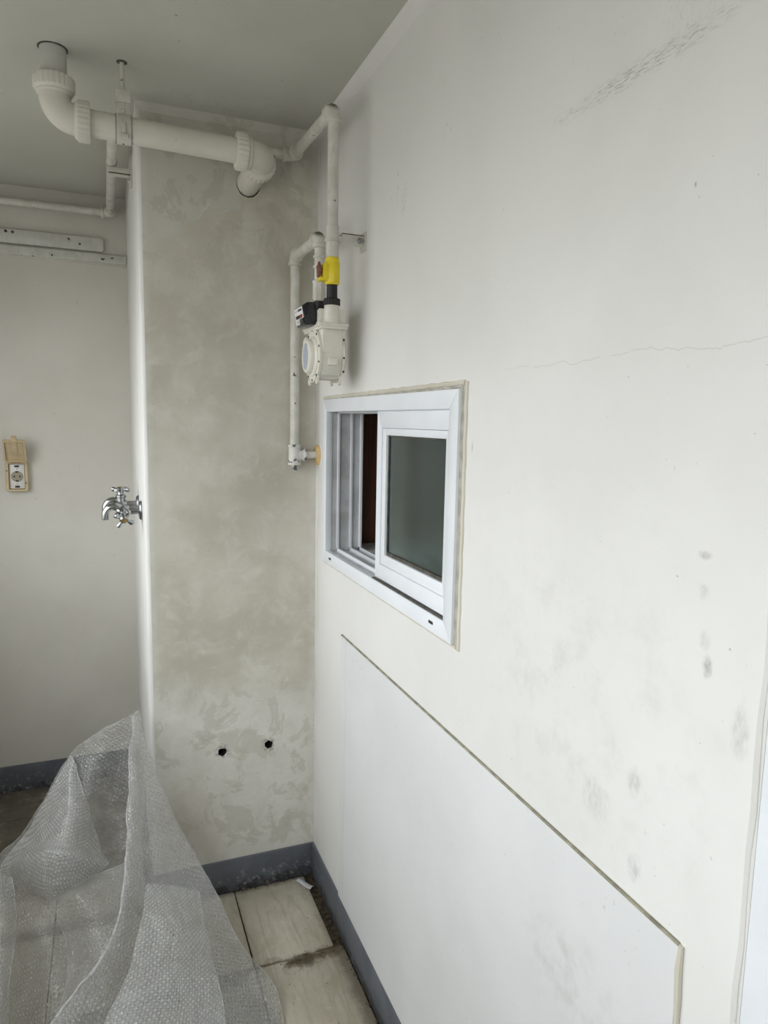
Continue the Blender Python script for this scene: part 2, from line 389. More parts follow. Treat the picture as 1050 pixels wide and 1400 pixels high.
# ------------------------------------------------------------------ plates with holes
def plate(pos, a0, a1, b0, b1, holes, inward, depth=0, jitter=0):
    """face spanned by pos(a,b); holes: dicts a,b,r(,n) round or a0,a1,b0,b1 square; inward = vector, depth of the reveals"""
    b = bmesh.new(); rects = []
    for h in holes:
        if 'r' in h: q = h['r']*1.9; rects.append((h['a']-q, h['a']+q, h['b']-q, h['b']+q, h))
        else: rects.append((h['a0'], h['a1'], h['b0'], h['b1'], h))
    A = sorted({a0, a1, *[x for r in rects for x in r[:2]]}); B = sorted({b0, b1, *[x for r in rects for x in r[2:4]]})
    A = [x for x in A if a0 <= x <= a1]; B = [x for x in B if b0 <= x <= b1]
    vd = {}
    def gv(x, y):
        k = (round(x, 5), round(y, 5))
        if k not in vd: vd[k] = b.verts.new(pos(x, y))
        return vd[k]
    for i in range(len(A)-1):
        for j in range(len(B)-1):
            ca, cb = (A[i]+A[i+1])/2, (B[j]+B[j+1])/2
            if any(r[0] < ca < r[1] and r[2] < cb < r[3] for r in rects): continue
            b.faces.new((gv(A[i], B[j]), gv(A[i+1], B[j]), gv(A[i+1], B[j+1]), gv(A[i], B[j+1])))
    iw = V(inward)*depth
    for r in rects:
        h = r[4]
        if 'r' in h:
            n = h.get('n', 24); q = h['r']*1.9; O, I = [], []
            for k in range(n):
                an = 2*PI*k/n+PI/4; ca, sa = math.cos(an), math.sin(an); m = q/max(abs(ca), abs(sa))
                O.append(b.verts.new(pos(h['a']+ca*m, h['b']+sa*m)))
                rr = h['r']*(1+h.get('j', 0)*random.uniform(-1, 1))
                I.append(b.verts.new(pos(h['a']+ca*rr, h['b']+sa*rr)))
            D = [b.verts.new(x.co+V(inward)*h.get('d', depth)) for x in I]
            for k in range(n):
                k2 = (k+1) % n
                b.faces.new((O[k], O[k2], I[k2], I[k]))
                if h.get('cup', 1): b.faces.new((I[k], I[k2], D[k2], D[k]))
            if h.get('cup', 1): b.faces.new(D)
        elif depth:
            c = [(r[0], r[2]), (r[1], r[2]), (r[1], r[3]), (r[0], r[3])]
            for k in range(4):
                p, q = V(pos(*c[k])), V(pos(*c[(k+1) % 4]))
                b.faces.new([b.verts.new(x) for x in (p, q, q+iw, p+iw)])
    return b

# ------------------------------------------------------------------ room shell
mb = MB(); mb.box(XL-.2, 0, YF, YB+.15, -.12, -.0035)
floor = struct(mb, 'floor', M['dirt'])
mb = MB(); mb.box(XL-.2, .3, YF-.15, YB+.15, H, H+.15)
ceiling = struct(mb, 'ceiling', M['ceil'])
WY0, WY1, WZ0, WZ1 = -.940, -.091, 1.076, 1.555      # small window in the right wall (outer frame)
b = plate(lambda a, c: (0, a, c), YF, YB+.1, -.05, H, [dict(a0=WY0+.006, a1=WY1-.006, b0=WZ0+.006, b1=WZ1-.006), dict(a0=-2.55, a1=-1.604, b0=.06, b1=2.12)], (1, 0, 0), .106)
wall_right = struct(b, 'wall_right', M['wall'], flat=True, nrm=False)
PX0, PX1, PZ = -1.522, -.277, .896
# column: front with drain hole and two drill holes, rounded outer corner, side
CW = .505
b = plate(lambda a, c: (a, 0, c), -CW+.012, 0, -.05, H, [dict(a=-.205, b=2.152, r=.0332, n=32, j=.02, d=.05)]+[dict(a=hx, b=hz, r=.0130, n=16, j=.16, d=.07, cup=0) for hx, hz in ((-.295, .469), (-.150, .470))], (0, 1, 0))
wall_column = struct(b, 'wall_column', M['plaster'], flat=True, nrm=False)
mb = MB(); n = 6; arcp = [(-CW+.012-.012*math.sin(PI/2*i/n), .012-.012*math.cos(PI/2*i/n)) for i in range(n+1)]+[(-CW, YB)]
zs = [-.05+i*(H+.05)/48 for i in range(49)]
g = [[mb.b.verts.new((px+(random.uniform(-.0012, .0012) if 0 < i < n else 0), py, z)) for i, (px, py) in enumerate(arcp)] for z in zs]
for j in range(48):
    for i in range(len(arcp)-1): mb.b.faces.new((g[j][i], g[j+1][i], g[j+1][i+1], g[j][i+1]))
side = build(mb, 'painted_side', M['side'], wall_column)
for hx, hz in ((-.295, .469), (-.150, .470)):
    mb = MB(); mb.tube([(hx, .0008, hz), (hx, .02, hz), (hx, .068, hz)], [.0165, .0145, .010], 12)
    bmesh.ops.delete(mb.b, geom=[f for f in mb.b.faces if len(f.verts) > 4 and f.calc_center_median().y < .01], context='FACES_ONLY')
    build(mb, 'drill_hole', M['hole'], wall_column)
# far wall: the upper part stands 8 mm proud above the joint at z 2.07
mb = MB(); mb.box(XL-.2, -CW+.1, YB, YB+.15, -.05, H+.01)
wall_back = struct(mb, 'wall_back', M['back'])
mb = MB(); mb.box(XL, -CW, YB-.007, YB, 2.069, H, .001)
build(mb, 'upper_band', M['back'], wall_back)
mb = MB(); mb.box(XL, -CW, YB-.022, YB-.006, 2.074, 2.108, .006, 3)
build(mb, 'rounded_strip', M['batten'], wall_back)
# left wall with the balcony glazing opening (out of view, lets the daylight in)
b = plate(lambda a, c: (XL, a, c), YF, YB, -.05, H, [dict(a0=WIN[0], a1=WIN[1], b0=WIN[2], b1=WIN[3])], (-1, 0, 0), .12)
struct(b, 'wall_left', M['back'], flat=True, nrm=False)
mb = MB()
for y in (WIN[0]+.03, -2.1, -.75, WIN[1]-.03): mb.box(XL-.09, XL-.04, y-.025, y+.025, WIN[2], WIN[3])
mb.box(XL-.1, XL-.03, WIN[0], WIN[1], WIN[2], WIN[2]+.05); mb.box(XL-.1, XL-.03, WIN[0], WIN[1], WIN[3]-.05, WIN[3])
struct(mb, 'window_2', M['upvc'])
mb = MB(); mb.box(XL-.2, .1, YF-.12, YF, -.05, H)
struct(mb, 'wall_front', M['back'])
# skirting boards
def skirt(name, x0, x1, y0, y1):
    mb = MB(); mb.box(x0, x1, y0, y1, -.01, .106, .0015); struct(mb, name, M['skirt'])
skirt('baseboard_right', -.007, .001, -1.60, .0)
skirt('baseboard_column', -CW-.006, -.0072, -.007, .001)
skirt('baseboard_side', -CW-.007, -CW+.001, .0012, YB)
skirt('baseboard_back', XL, -CW-.0072, YB-.008, YB)
# cove bead where right wall and column meet the ceiling
mb = MB(); mb.prism([(0, 0), (-.022, 0), (-.020, -.006), (-.007, -.018), (0, -.024)], (0, YF, H), (1, 0, 0), (0, 0, 1), YF*1.0)
struct(mb, 'trim_1', M['wall'])
mb = MB(); mb.prism([(0, 0), (-.018, 0), (-.016, -.006), (-.006, -.014), (0, -.018)], (-CW, 0, H), (0, 1, 0), (0, 0, 1), CW-.022)
struct(mb, 'trim_2', M['plaster'])

# repainted patch of wall under the window: 5 mm proud, dirty top ledge, caulked right edge
mb = MB(); mb.box(-.0042, .001, PX0, PX1, .0, PZ, .0012, 1)
patch = build(mb, 'wall_patch', M['patch'], wall_right)
mb = MB(); mb.box(-.0046, .0, PX0, PX1, PZ-.0004, PZ+.0036, .0008, 1)
build(mb, 'top_joint', M['joint'], patch)
mb = MB()
pts = [(-.002, PX0+.0015*math.sin(k*1.7)-.003, .11+k*(PZ-.108)/24) for k in range(25)]
mb.tube(pts, [.0042*(1+.25*math.sin(k*2.3)) for k in range(25)], 8)
build(mb, 'caulk_bead', M['caulk'], patch)

# door frame at the right edge of the picture
mb = MB(); mb.box(-.003, .10, -1.70, -1.6065, .06, 2.118, .003)
door = struct(mb, 'door_1', M['upvc'])
mb = MB(); mb.box(-.004, .10, -2.55, -2.46, .06, 2.118, .003); mb.box(-.004, .10, -2.46, -1.70, 2.03, 2.118, .003); mb.box(-.004, .10, -2.46, -1.70, .06, .12, .003)
build(mb, 'door_frame', M['upvc'], door)
for y0, y1, x in ((-2.10, -1.70, .015), (-2.46, -2.05, .055)):
    mb = MB(); mb.box(x, x+.035, y0, y0+.07, .12, 2.03, .003); mb.box(x, x+.035, y1-.07, y1, .12, 2.03, .003)
    mb.box(x, x+.035, y0+.07, y1-.07, .12, .22, .003); mb.box(x, x+.035, y0+.07, y1-.07, 1.95, 2.03, .003)
    s_ = build(mb, 'door_sash', M['upvc'], door)
    mb = MB(); mb.box(x+.013, x+.018, y0+.068, y1-.068, .218, 1.952); build(mb, 'glass', M['glass'], s_)
mb = MB(); mb.tube([(-.0005, -1.6005+.0012*math.sin(k*2.1), .107+k*2.0/40) for k in range(41)], [.0044*(1+.12*math.sin(k*1.3)) for k in range(41)], 8)
mb.box(-.0025, .0, -1.607, -1.600, .06, 2.118)
build(mb, 'caulk_bead', M['lcaulk'], door)

# ------------------------------------------------------------------ floor tiles
def tile(x0, x1, y0, y1, z):
    mb = MB(); cx, cy = (x0+x1)/2, (y0+y1)/2
    r = .006; pts = []
    for (px, py, a0) in ((x1-r, y1-r, 0), (x0+r, y1-r, 90), (x0+r, y0+r, 180), (x1-r, y0+r, 270)):
        for k in range(4):
            a = math.radians(a0+30*k); pts.append((px-cx+r*math.cos(a)+random.uniform(-.0012, .0012), py-cy+r*math.sin(a)+random.uniform(-.0012, .0012)))
    mb.prism(pts, (cx, cy, -.012), (1, 0, 0), (0, 1, 0), .012+z, .0012)
    o = build(mb, 'floor_tile', M['tile'], floor, loc=(cx, cy, 0))
xs = [-.264, -.524, -.784, -1.044, -1.31]
ys = [-.344, -.684, -1.024, -1.364]
tile(-.262, -.038, -.346, -.014, 0)
tile(-.262, -.013, -.682, -.350, .0008)
for y0, y1 in ((-1.02, -.688), (-1.36, -1.028)): tile(-.262, -.012, y0, y1, 0)
for i in range(4):
    for y0, y1 in ((-.346, -.012), (-.682, -.350), (-1.022, -.686), (-1.362, -1.026)):
        tile(xs[i+1]+.002, xs[i]-.002, y0, y1, random.uniform(-.001, .001))
for i in range(1, 4):
    for y0, y1 in ((-.008, .324), (.328, .664), (.668, YB-.012)):
        tile(xs[i+1]+.002, min(xs[i]-.002, -CW-.012), y0, y1, random.uniform(-.0015, .0015))
# loose crumbs of dirt in the corner and along the joint (nobody could count them)
mb = MB()
for k in range(420):
    m = random.random()
    if m < .35: q = (random.gauss(-.024, .007), random.uniform(-.34, -.02))
    elif m < .6: q = (random.uniform(-.22, -.03), random.gauss(-.350, .007))
    elif m < .75: q = (random.uniform(-.26, -.02), random.gauss(-.016, .004))
    elif m < .9: q = (random.gauss(-.012, .004), random.uniform(-.7, -.34))
    else: q = (random.gauss(-.018, .006), random.uniform(-.36, -.02))
    if q[0] > -.009: q = (-.012, q[1])
    if q[1] > -.009: q = (q[0], -.010)
    s_ = random.uniform(.0006, .0018)
    base_z = -.0033 if (q[0] > -.034 and q[1] > -.337) or -.357 < q[1] < -.338 or q[1] > -.013 or q[0] > -.0125 else .0005
    c = bmesh.new(); bmesh.ops.create_icosphere(c, subdivisions=1, radius=s_)
    mb.merge(c, Matrix.Translation((q[0], q[1], base_z+s_*.45)) @ Matrix.Diagonal((random.uniform(.8, 2), random.uniform(.8, 2), .6, 1)))
o = build(mb, 'dirt_crumbs', M['dirt'], floor); o['kind'] = 'stuff'
# little curled scrap of clear plastic in the corner
t = NT('clear_plastic_scrap', .15, .6); t.color((.75, .77, .78)); t.p.inputs['Alpha'].default_value = .7
mb = MB(); g = []
for i in range(9):
    f = i/8; c = V((-.062+.034*f, -.030-.058*f, .004)); 
    g.append([mb.b.verts.new(c+V((.010*s_*.86, .010*s_*.5, .004*(1-s_*s_)+.0015*math.sin(f*7)))) for s_ in (-1, -.5, 0, .5, 1)])
for i in range(8):
    for j in range(4): mb.b.faces.new((g[i][j], g[i+1][j], g[i+1][j+1], g[i][j+1]))
o = build(mb, 'plastic_scrap', t.m, loc=(-.045, -.06, 0)); sm = o.modifiers.new('thickness', 'SOLIDIFY'); sm.thickness = .0008
tag(o, 'small curled strip of clear plastic lying in the dirty floor corner', 'plastic scrap')

# ------------------------------------------------------------------ small sliding window in the right wall
def rect_frame(mb, x0, x1, y0, y1, z0, z1, wl, wr, wt, wb, bev=.0015):
    """mitred frame: y0 is the near (right in the picture) side"""
    O = [(y0, z0), (y1, z0), (y1, z1), (y0, z1)]; I = [(y0+wr, z0+wb), (y1-wl, z0+wb), (y1-wl, z1-wt), (y0+wr, z1-wt)]
    for k in range(4):
        k2 = (k+1) % 4; g_ = .0002
        poly = [O[k], O[k2], I[k2], I[k]]
        cx = sum(q[0] for q in poly)/4; cz = sum(q[1] for q in poly)/4
        poly = [(cx+(a-cx)*.9994, cz+(c-cz)*.9994) for a, c in poly]
        mb.prism(poly, (x0, 0, 0), (0, 1, 0), (0, 0, 1), x1-x0, bev)
    return mb
mb = MB(); rect_frame(mb, -.007, .012, WY0, WY1, WZ0, WZ1, .036, .036, .036, .036)
window = struct(mb, 'window_1', M['upvc'])
# jamb channel with the tracks behind the face frame
mb = MB(); ty0, ty1, tz0, tz1 = WY0+.030, WY1-.034, WZ0+.032, WZ1-.032
for (a0, a1, c0, c1) in ((ty1, ty1+.026, tz0-.02, tz1+.02), (ty0-.02, ty0, tz0-.02, tz1+.02), (ty0, ty1, tz1, tz1+.02), (ty0, ty1, tz0-.02, tz0)):
    mb.box(.012, .105, a0, a1, c0, c1)
build(mb, 'track_channel', M['upvcg'], window)
for x in (.032, .072, .101):
    mb = MB(); d = .006 if x < .1 else .012
    mb.box(x-.0035, x+.0035, ty1-d, ty1+.002, tz0, tz1, .0008, 1); mb.box(x-.0035, x+.0035, ty0, ty1, tz0-.002, tz0+.010, .0008, 1); mb.box(x-.0035, x+.0035, ty0, ty1, tz1-.008, tz1+.002, .0008, 1)
    build(mb, 'track_rib', M['upvc'], window)
# outer sash, slid to the near side
SY0, SY1, SZ0, SZ1 = WY0+.030, -.508, WZ0+.040, WZ1-.034
mb = MB(); rect_frame(mb, .004, .030, SY0, SY1, SZ0, SZ1, .029, .03, .042, .036)
sash = build(mb, 'sash', M['upvc'], window)
mb = MB(); rect_frame(mb, .0075, .024, SY0+.0306, SY1-.0296, SZ0+.0366, SZ1-.0426, .021, .012, .016, .025, .001)
build(mb, 'glazing_bead', M['upvc'], sash)
mb = MB(); rect_frame(mb, .013, .020, SY0+.0425, SY1-.0505, SZ0+.0615, SZ1-.0585, .004, .003, .003, .008, .0005)
build(mb, 'gasket', M['grime_gap'], sash)
mb = MB(); mb.box(.0155, .0195, SY0+.043, SY1-.051, SZ0+.062, SZ1-.059)
build(mb, 'glass', M['glass'], sash)
# inner sash behind it, same side, on the second track
mb = MB(); rect_frame(mb, .048, .070, SY0+.004, SY1+.095, tz0+.004, tz1-.004, .045, .045, .05, .055)
s2 = build(mb, 'inner_sash', M['upvc'], window)
mb = MB(); mb.box(.057, .061, SY0+.047, SY1+.052, tz0+.057, tz1-.052); build(mb, 'glass', M['glass'], s2)
mb = MB(); mb.box(.040, .048, SY1+.058, SY1+.070, 1.305, 1.325, .002); build(mb, 'latch', M['chrome'], s2)
# drain slots in the sill of the face frame
for y in (-.175, -.852):
    mb = MB(); mb.box(-.0078, -.0062, y-.010, y+.010, WZ0+.016, WZ0+.0225, .0007, 1); build(mb, 'drain_slot', M['ink'], window)
mb = MB(); mb.box(-.004, .004, SY0+.004, SY1-.002, WZ0+.0345, WZ0+.0385); build(mb, 'dark_track_gap', M['grime_gap'], window)
# plaster and caulk lip around frame
mb = MB()
def wob(p, q, n, amp): return [V(p).lerp(V(q), k/n)+V((0, amp*math.sin(k*1.9+p[2]*9), amp*math.sin(k*2.7))) for k in range(n+1)]
mb.tube(wob((.0008, WY0-.020, WZ0-.006), (.0008, WY0-.020, WZ1+.012), 24, .0010), .0055, 8)
mb.tube(wob((.0003, WY0-.015, WZ1+.011), (.0003, WY1+.004, WZ1+.005), 30, .0009), .0050, 8)
mb.tube(wob((-.0002, WY0-.010, WZ0-.004), (-.0002, WY1, WZ0-.003), 30, .0008), .0028, 8)
build(mb, 'caulk_bead', M['caulk'], window)
mb = MB(); mb.box(-.0006, .003, WY0-.017, WY0+.002, WZ0-.002, WZ1+.006); mb.box(-.0015, .003, WY0-.006, WY1, WZ1-.002, WZ1+.005)  # flat joint strips, the shade of the recess is in their grey colour
build(mb, 'shaded_joint_strip', M['joint2'], window)
# inner sill and the dim room behind
mb = MB(); mb.box(.105, .60, WY0-.1, .42, 1.090, 1.107, .002); build(mb, 'window_sill', M['sill'], window)
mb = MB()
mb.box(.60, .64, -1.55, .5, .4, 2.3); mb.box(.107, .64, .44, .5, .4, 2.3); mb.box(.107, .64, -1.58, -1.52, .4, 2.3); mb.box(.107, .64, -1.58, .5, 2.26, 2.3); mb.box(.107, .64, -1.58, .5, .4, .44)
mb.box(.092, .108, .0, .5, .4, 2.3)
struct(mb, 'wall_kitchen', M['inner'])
cab = thing('kitchen_cabinet', 'dark brown wood veneer cabinet side seen through the open half of the window', 'cabinet', (.36, .09, 1.107))
mb = MB(); mb.box(.112, .58, -.012, .20, 1.107, 1.85, .002); build(mb, 'cabinet_body', M['wood'], cab)
mb = MB(); mb.box(.114, .578, -.018, -.0125, 1.112, 1.845, .001); build(mb, 'door', M['wood'], cab)

# ------------------------------------------------------------------ drain pipe under the ceiling
DX, DY, DZ = -.688, -.21, 2.174
def DP(x): return DZ-.0115*(x-DX)/.483
dr = thing('drain_pipe', 'thick cream plastic drain pipe with ribbed elbows hanging under the ceiling', 'drain pipe', (DX, DY, H))
mb = MB(); mb.tube([(DX, DY, H+.01), (DX, DY, 2.235)], .0285, 28); build(mb, 'riser', M['pvcg'], dr)
def nut(o, ax, mat=M['pvc']):
    mb = MB(); mb.lathe(o, ax, [(.034, -.015), (.043, -.014, 1), (.045, -.011, 1), (.045, .010, 1), (.0435, .0125), (.0405, .014), (.038, .018), (.034, .020)], 96, .0022, 24)
    return build(mb, 'coupling_nut', mat, dr)
nut((DX, DY, 2.243), (0, 0, -1))
mb = MB()
mb.tube([(DX, DY, 2.232), (DX, DY, 2.224)]+arc((DX, DY, 2.219), (DX, DY, DZ), (DX+.042, DY, DZ), 12)+[(DX+.050, DY, DZ)], .0335, 28)
mb.lathe((DX, DY, 2.226), (0, 0, -1), [(.033, -.006), (.0385, -.006), (.0385, .004), (.034, .007)], 32)
mb.lathe((DX+.046, DY, DZ), (1, 0, 0), [(.033, -.006), (.0365, -.006), (.0365, .006), (.033, .006)], 32)
build(mb, 'elbow', M['pvc'], dr)
nut((DX+.060, DY, DP(DX+.06)), (-1, 0, .02))
mb = MB(); mb.tube([(DX+.052, DY, DP(DX+.052)), (-.245, DY, DP(-.245))], .0295, 32); build(mb, 'horizontal_pipe', M['pvc'], dr)
EX = -.205; EZ = DP(EX)
nut((-.262, DY, DP(-.262)), (1, 0, 0))
mb = MB()
mb.tube([(-.252, DY, EZ), (-.246, DY, EZ)]+arc((-.243, DY, EZ), (EX, DY, EZ), (EX, DY+.042, EZ), 12)+[(EX, DY+.056, EZ)], .0335, 28)
mb.lathe((-.248, DY, EZ), (1, 0, 0), [(.033, -.01), (.038, -.01), (.038, .008), (.034, .010)], 32)
build(mb, 'elbow', M['pvc'], dr)
nut((EX, DY+.064, EZ), (0, -1, 0))
mb = MB(); mb.tube([(EX, DY+.05, EZ), (EX, .046, 2.154)], .0318, 28); build(mb, 'wall_stub', M['pvc'], dr)
# sealing ring of dirt where riser meets the ceiling
mb = MB(); mb.lathe((DX, DY, H), (0, 0, -1), [(.0285, -.001), (.0325, -.001), (.0322, .0012), (.0286, .0016)], 28); build(mb, 'ceiling_joint', M['grime_gap'], dr)
# hanger
HX = -.541
hg = thing('pipe_hanger', 'steel strap hanger on a threaded rod holding the drain pipe', 'pipe hanger', (HX, DY, H))
mb = MB(); mb.tube([(HX, DY, H), (HX, DY, 2.256)], .0052, 12)
build(mb, 'threaded_rod', M['steel'], hg)
mb = MB(); mb.lathe((HX, DY, H), (0, 0, -1), [(.012, 0), (.012, .0012), (.006, .002)], 16); build(mb, 'anchor_hole_rim', M['grime_gap'], hg)
mb = MB(); mb.lathe((HX, DY, 2.260), (0, 0, -1), [(.0085, 0), (.0085, .007)], 6); build(mb, 'hex_nut', M['steel'], hg)
mb = MB(); mb.box(HX-.017, HX+.017, DY-.018, DY+.018, 2.224, 2.2525, .0015); build(mb, 'hook_box', M['steel'], hg)
mb = MB(); zc = DP(HX)
mb.lathe((HX-.0165, DY, zc), (1, 0, 0), [(.0297, 0), (.0335, 0), (.0335, .033), (.0297, .033)], 40)
mb.box(HX-.0165, HX+.0165, DY-.0165, DY-.0125, zc+.026, 2.224, .001); mb.box(HX-.0165, HX+.0165, DY+.0125, DY+.0165, zc+.026, 2.224, .001)
band = build(mb, 'strap_band', M['steel'], hg)
for dx in (-.0176, .0166):  # dark rings painted as the shaded gap along both strap edges
    mb = MB(); mb.lathe((HX+dx, DY, zc), (1, 0, 0), [(.0290, 0), (.0322, 0), (.0322, .001), (.0290, .001)], 40)
    build(mb, 'gap_line', M['grime_gap'], band)
mb = MB(); mb.ball((HX, DY-.0175, 2.206), .0052, (1, .6, 1)); build(mb, 'rivet', M['steel'], band)
mb = MB(); mb.box(HX-.0045, HX+.0045, DY-.0372, DY-.031, zc-.020, zc+.004, .0018); mb.box(HX-.0085, HX+.0085, DY-.034, DY-.025, zc-.030, zc-.020, .001); build(mb, 'strap_tongue', M['steel'], band)

# ------------------------------------------------------------------ gas pipes
GX, GY, GZ = -.562, -.052, 2.233
PXW, PY1, PZ2 = -.0805, -.405, 2.222           # riser pipe off the right wall
R1 = .0135
gp = thing('gas_pipe', 'off white steel gas pipe running along far wall and column then down', 'pipe', (GX, GY, GZ))
def run(name, pts, par, r=R1, mat='gas', seg=20):
    mb = MB(); mb.tube(pts, r, seg); return build(mb, name, M[mat], par)
def elbow(par, p, d1, d2, r=.0172, L=.026, mat='gas'):
    p, d1, d2 = V(p), V(d1).normalized(), V(d2).normalized(); mb = MB()
    mb.tube([p+d1*L]+arc(p+d1*L*.8, p, p+d2*L*.8, 9)+[p+d2*L], r, 20)
    for d in (d1, d2): mb.lathe(p+d*(L+.001), d, [(r, -.006), (r*1.17, -.005), (r*1.17, .003), (r*.98, .005)], 20)
    return build(mb, 'pipe_elbow', M[mat], par)
BZ = 2.252
run('back_run', [(XL+.01, YB-.045, BZ-.002), (GX-.02, YB-.045, BZ)], gp)
elbow(gp, (GX, YB-.045, BZ), (-1, 0, 0), (0, -1, -.02))
run('side_run', [(GX, YB-.06, BZ), (GX, GY+.02, GZ)], gp)
elbow(gp, (GX, GY, GZ), (0, 1, 0), (1, 0, 0))
run('column_run', [(GX+.02, GY, GZ), (-.105, GY, GZ)], gp)
elbow(gp, (-.087, GY, GZ), (-1, 0, 0), (.018, -.99, -.03))
run('wall_run', [(-.0868, GY-.02, GZ), (PXW, PY1+.02, PZ2)], gp)
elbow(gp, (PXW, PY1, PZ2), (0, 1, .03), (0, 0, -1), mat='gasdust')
run('drop_pipe', [(PXW, PY1, PZ2-.02), (PXW, PY1, 1.885)], gp)
mb = MB(); mb.lathe((PXW, PY1, 1.93), (0, 0, -1), [(.0135, -.028), (.0155, -.027), (.0155, .045), (.0135, .047)], 20); build(mb, 'pipe_socket', M['gas'], gp)
# clamp of the side run on the column side
ck = thing('pipe_clamp', 'painted steel saddle clamp fixing gas pipe to the column side', 'clamp', (-CW, .245, 2.24))
cy_, cz_ = .245, 2.2385
mb = MB(); mb.box(-CW-.005, -CW, cy_-.02, cy_+.04, cz_-.055, cz_+.05, .001); build(mb, 'back_plate', M['steel'], ck)
mb = MB(); mb.box(GX-.01, -CW-.004, cy_-.016, cy_-.012, cz_-.034, cz_-.016, .001); mb.box(GX-.01, -CW-.004, cy_-.016, cy_+.016, cz_-.034, cz_-.030, .001); build(mb, 'arm', M['steel'], ck)
mb = MB(); mb.lathe((GX, cy_-.008, cz_), (0, 1, 0), [(R1+.0003, 0), (R1+.0028, 0), (R1+.0028, .016), (R1+.0003, .016)], 24); build(mb, 'ring', M['steel'], ck)
mb = MB(); mb.lathe((-CW-.005, cy_+.012, cz_-.043), (-1, 0, 0), [(.006, 0), (.006, .005), (.003, .006), (.003, .009)], 8); build(mb, 'bolt', M['steel'], ck)
# bracket on the right wall
br = thing('pipe_bracket', 'small off white bracket holding gas drop pipe off the right wall', 'bracket', (0, PY1, 1.928))
bz = 1.928
mb = MB(); mb.box(-.0035, 0, PY1-.018, PY1+.018, bz-.022, bz+.022, .001); build(mb, 'wall_plate', M['steel'], br)
mb = MB(); mb.box(-.060, -.003, PY1-.012, PY1-.0085, bz-.014, bz+.014, .001); mb.box(-.060, -.003, PY1-.012, PY1+.012, bz+.0105, bz+.014, .001)
build(mb, 'arm', M['steel'], br)
mb = MB(); mb.lathe((-.014, PY1-.012, bz), (0, -1, 0), [(.0075, 0), (.0075, .004), (.004, .0055), (.004, .009)], 6); build(mb, 'bolt', M['dullchrome'], br)
mb = MB(); mb.lathe((PXW, PY1, bz-.008), (0, 0, 1), [(.0158, 0), (.0190, 0), (.0190, .0075), (.0158, .0075)], 24)
build(mb, 'ring', M['steel'], br)

# yellow gas valve
VZ = 1.848
va = thing('gas_valve', 'bright yellow gas valve with red brown lever on the drop pipe', 'valve', (PXW, PY1, VZ))
mb = MB(); mb.prism([(.0195*math.cos(a), .0195*math.sin(a)) for a in [PI/6+k*PI/3 for k in range(6)]], (PXW, PY1, VZ-.024), (1, 0, 0), (0, 1, 0), .050, .0025)
mb.lathe((PXW, PY1, VZ+.03), (0, 0, -1), [(.0150, -.006), (.0168, -.004), (.0168, .056), (.0150, .058)], 24)
mb.box(PXW-.034, PXW-.012, PY1-.012, PY1+.012, VZ-.021, VZ-.012, .002); mb.box(PXW-.026, PXW-.010, PY1-.013, PY1+.013, VZ-.018, VZ+.020, .003)
build(mb, 'valve_body', M['yellow'], va)
mb = MB(); mb.tube([(PXW-.024, PY1, VZ+.003), (PXW-.032, PY1, VZ+.003)], .0075, 14); build(mb, 'stem', M['rust'], va)
mb = MB(); mb.prism([(-.010, -.012), (.008, -.012), (.0125, .014), (-.004, .024), (-.012, .012)], (PXW-.031, PY1, VZ), (0, 1, 0), (0, 0, 1), -.0055, .0014); build(mb, 'lever', M['rust'], va)

# ------------------------------------------------------------------ gas meter
MY1, MY2, MX = PY1, -.296, PXW                     # inlet (near) and outlet (far) necks
mc = (MY1+MY2)/2
mt = thing('gas_meter', 'ivory domestic gas meter with blue badge hanging from pipes above the window', 'gas meter', (MX, mc, 1.72))
MZ = 1.658; hw = .071
def ell_poly(rx, rz, n=40, flat_top=None):
    out = []
    for k in range(n):
        a = 2*PI*k/n; y, z = rx*math.cos(a), rz*math.sin(a)
        out.append((y, z))
    return out
oct_ = [(-.070, .060), (-.070, .0), (-.066, -.030), (-.050, -.058), (-.040, -.062), (-.036, -.069), (.036, -.069), (.040, -.062), (.050, -.058), (.066, -.030), (.070, 0), (.070, .060)]
mb = MB(); mb.prism([(a*.93, c*.9 if c < 0 else c) for a, c in oct_], (MX-.026, mc, MZ), (0, 1, 0), (0, 0, 1), .052, .003)
mb.box(MX-.012, MX+.012, mc-.0705, mc-.06, MZ-.030, MZ-.012, .002)
build(mb, 'meter_body', M['meter'], mt)
def disc_plate(x, d, name, par):
    mb = MB(); poly = []
    for k in range(48):
        a = 2*PI*k/48; r = .0665; y, z = r*math.cos(a), r*math.sin(a)
        poly.append((y, z))
    poly = [(y, max(z, -.0655)) for y, z in poly]
    mb.prism(poly, (x, mc, MZ-.003), (0, 1, 0), (0, 0, 1), d, .0012)
    mb.prism([(-.044, -.045), (-.040, -.070), (-.030, -.0735), (-.022, -.060)], (x, mc, MZ-.003), (0, 1, 0), (0, 0, 1), d, .001)
    mb.prism([(.022, -.060), (.030, -.0735), (.040, -.070), (.044, -.045)], (x, mc, MZ-.003), (0, 1, 0), (0, 0, 1), d, .001)
    return build(mb, name, M['meter'], par)
fl = disc_plate(MX-.026, -.0065, 'front_plate', mt)
bl = disc_plate(MX+.026, .0055, 'rear_plate', mt)
mb = MB(); mb.lathe((MX-.0315, mc, MZ-.006), (-1, 0, 0), [(.050, 0), (.0495, .003), (.046, .006), (.043, .0075), (.042, .0150), (.0395, .0180), (.034, .019)], 48)
mb.ball((MX-.036, mc+.040, MZ+.030), .014, (.7, 1, 1.2))
lid = build(mb, 'front_lid', M['meter'], mt)
mb = MB(); mb.prism(ell_poly(.0205, .033), (MX-.0503, mc, MZ-.006), (0, 1, 0), (0, 0, 1), -.0009, .0002); build(mb, 'blue_badge', M['badge'], lid)
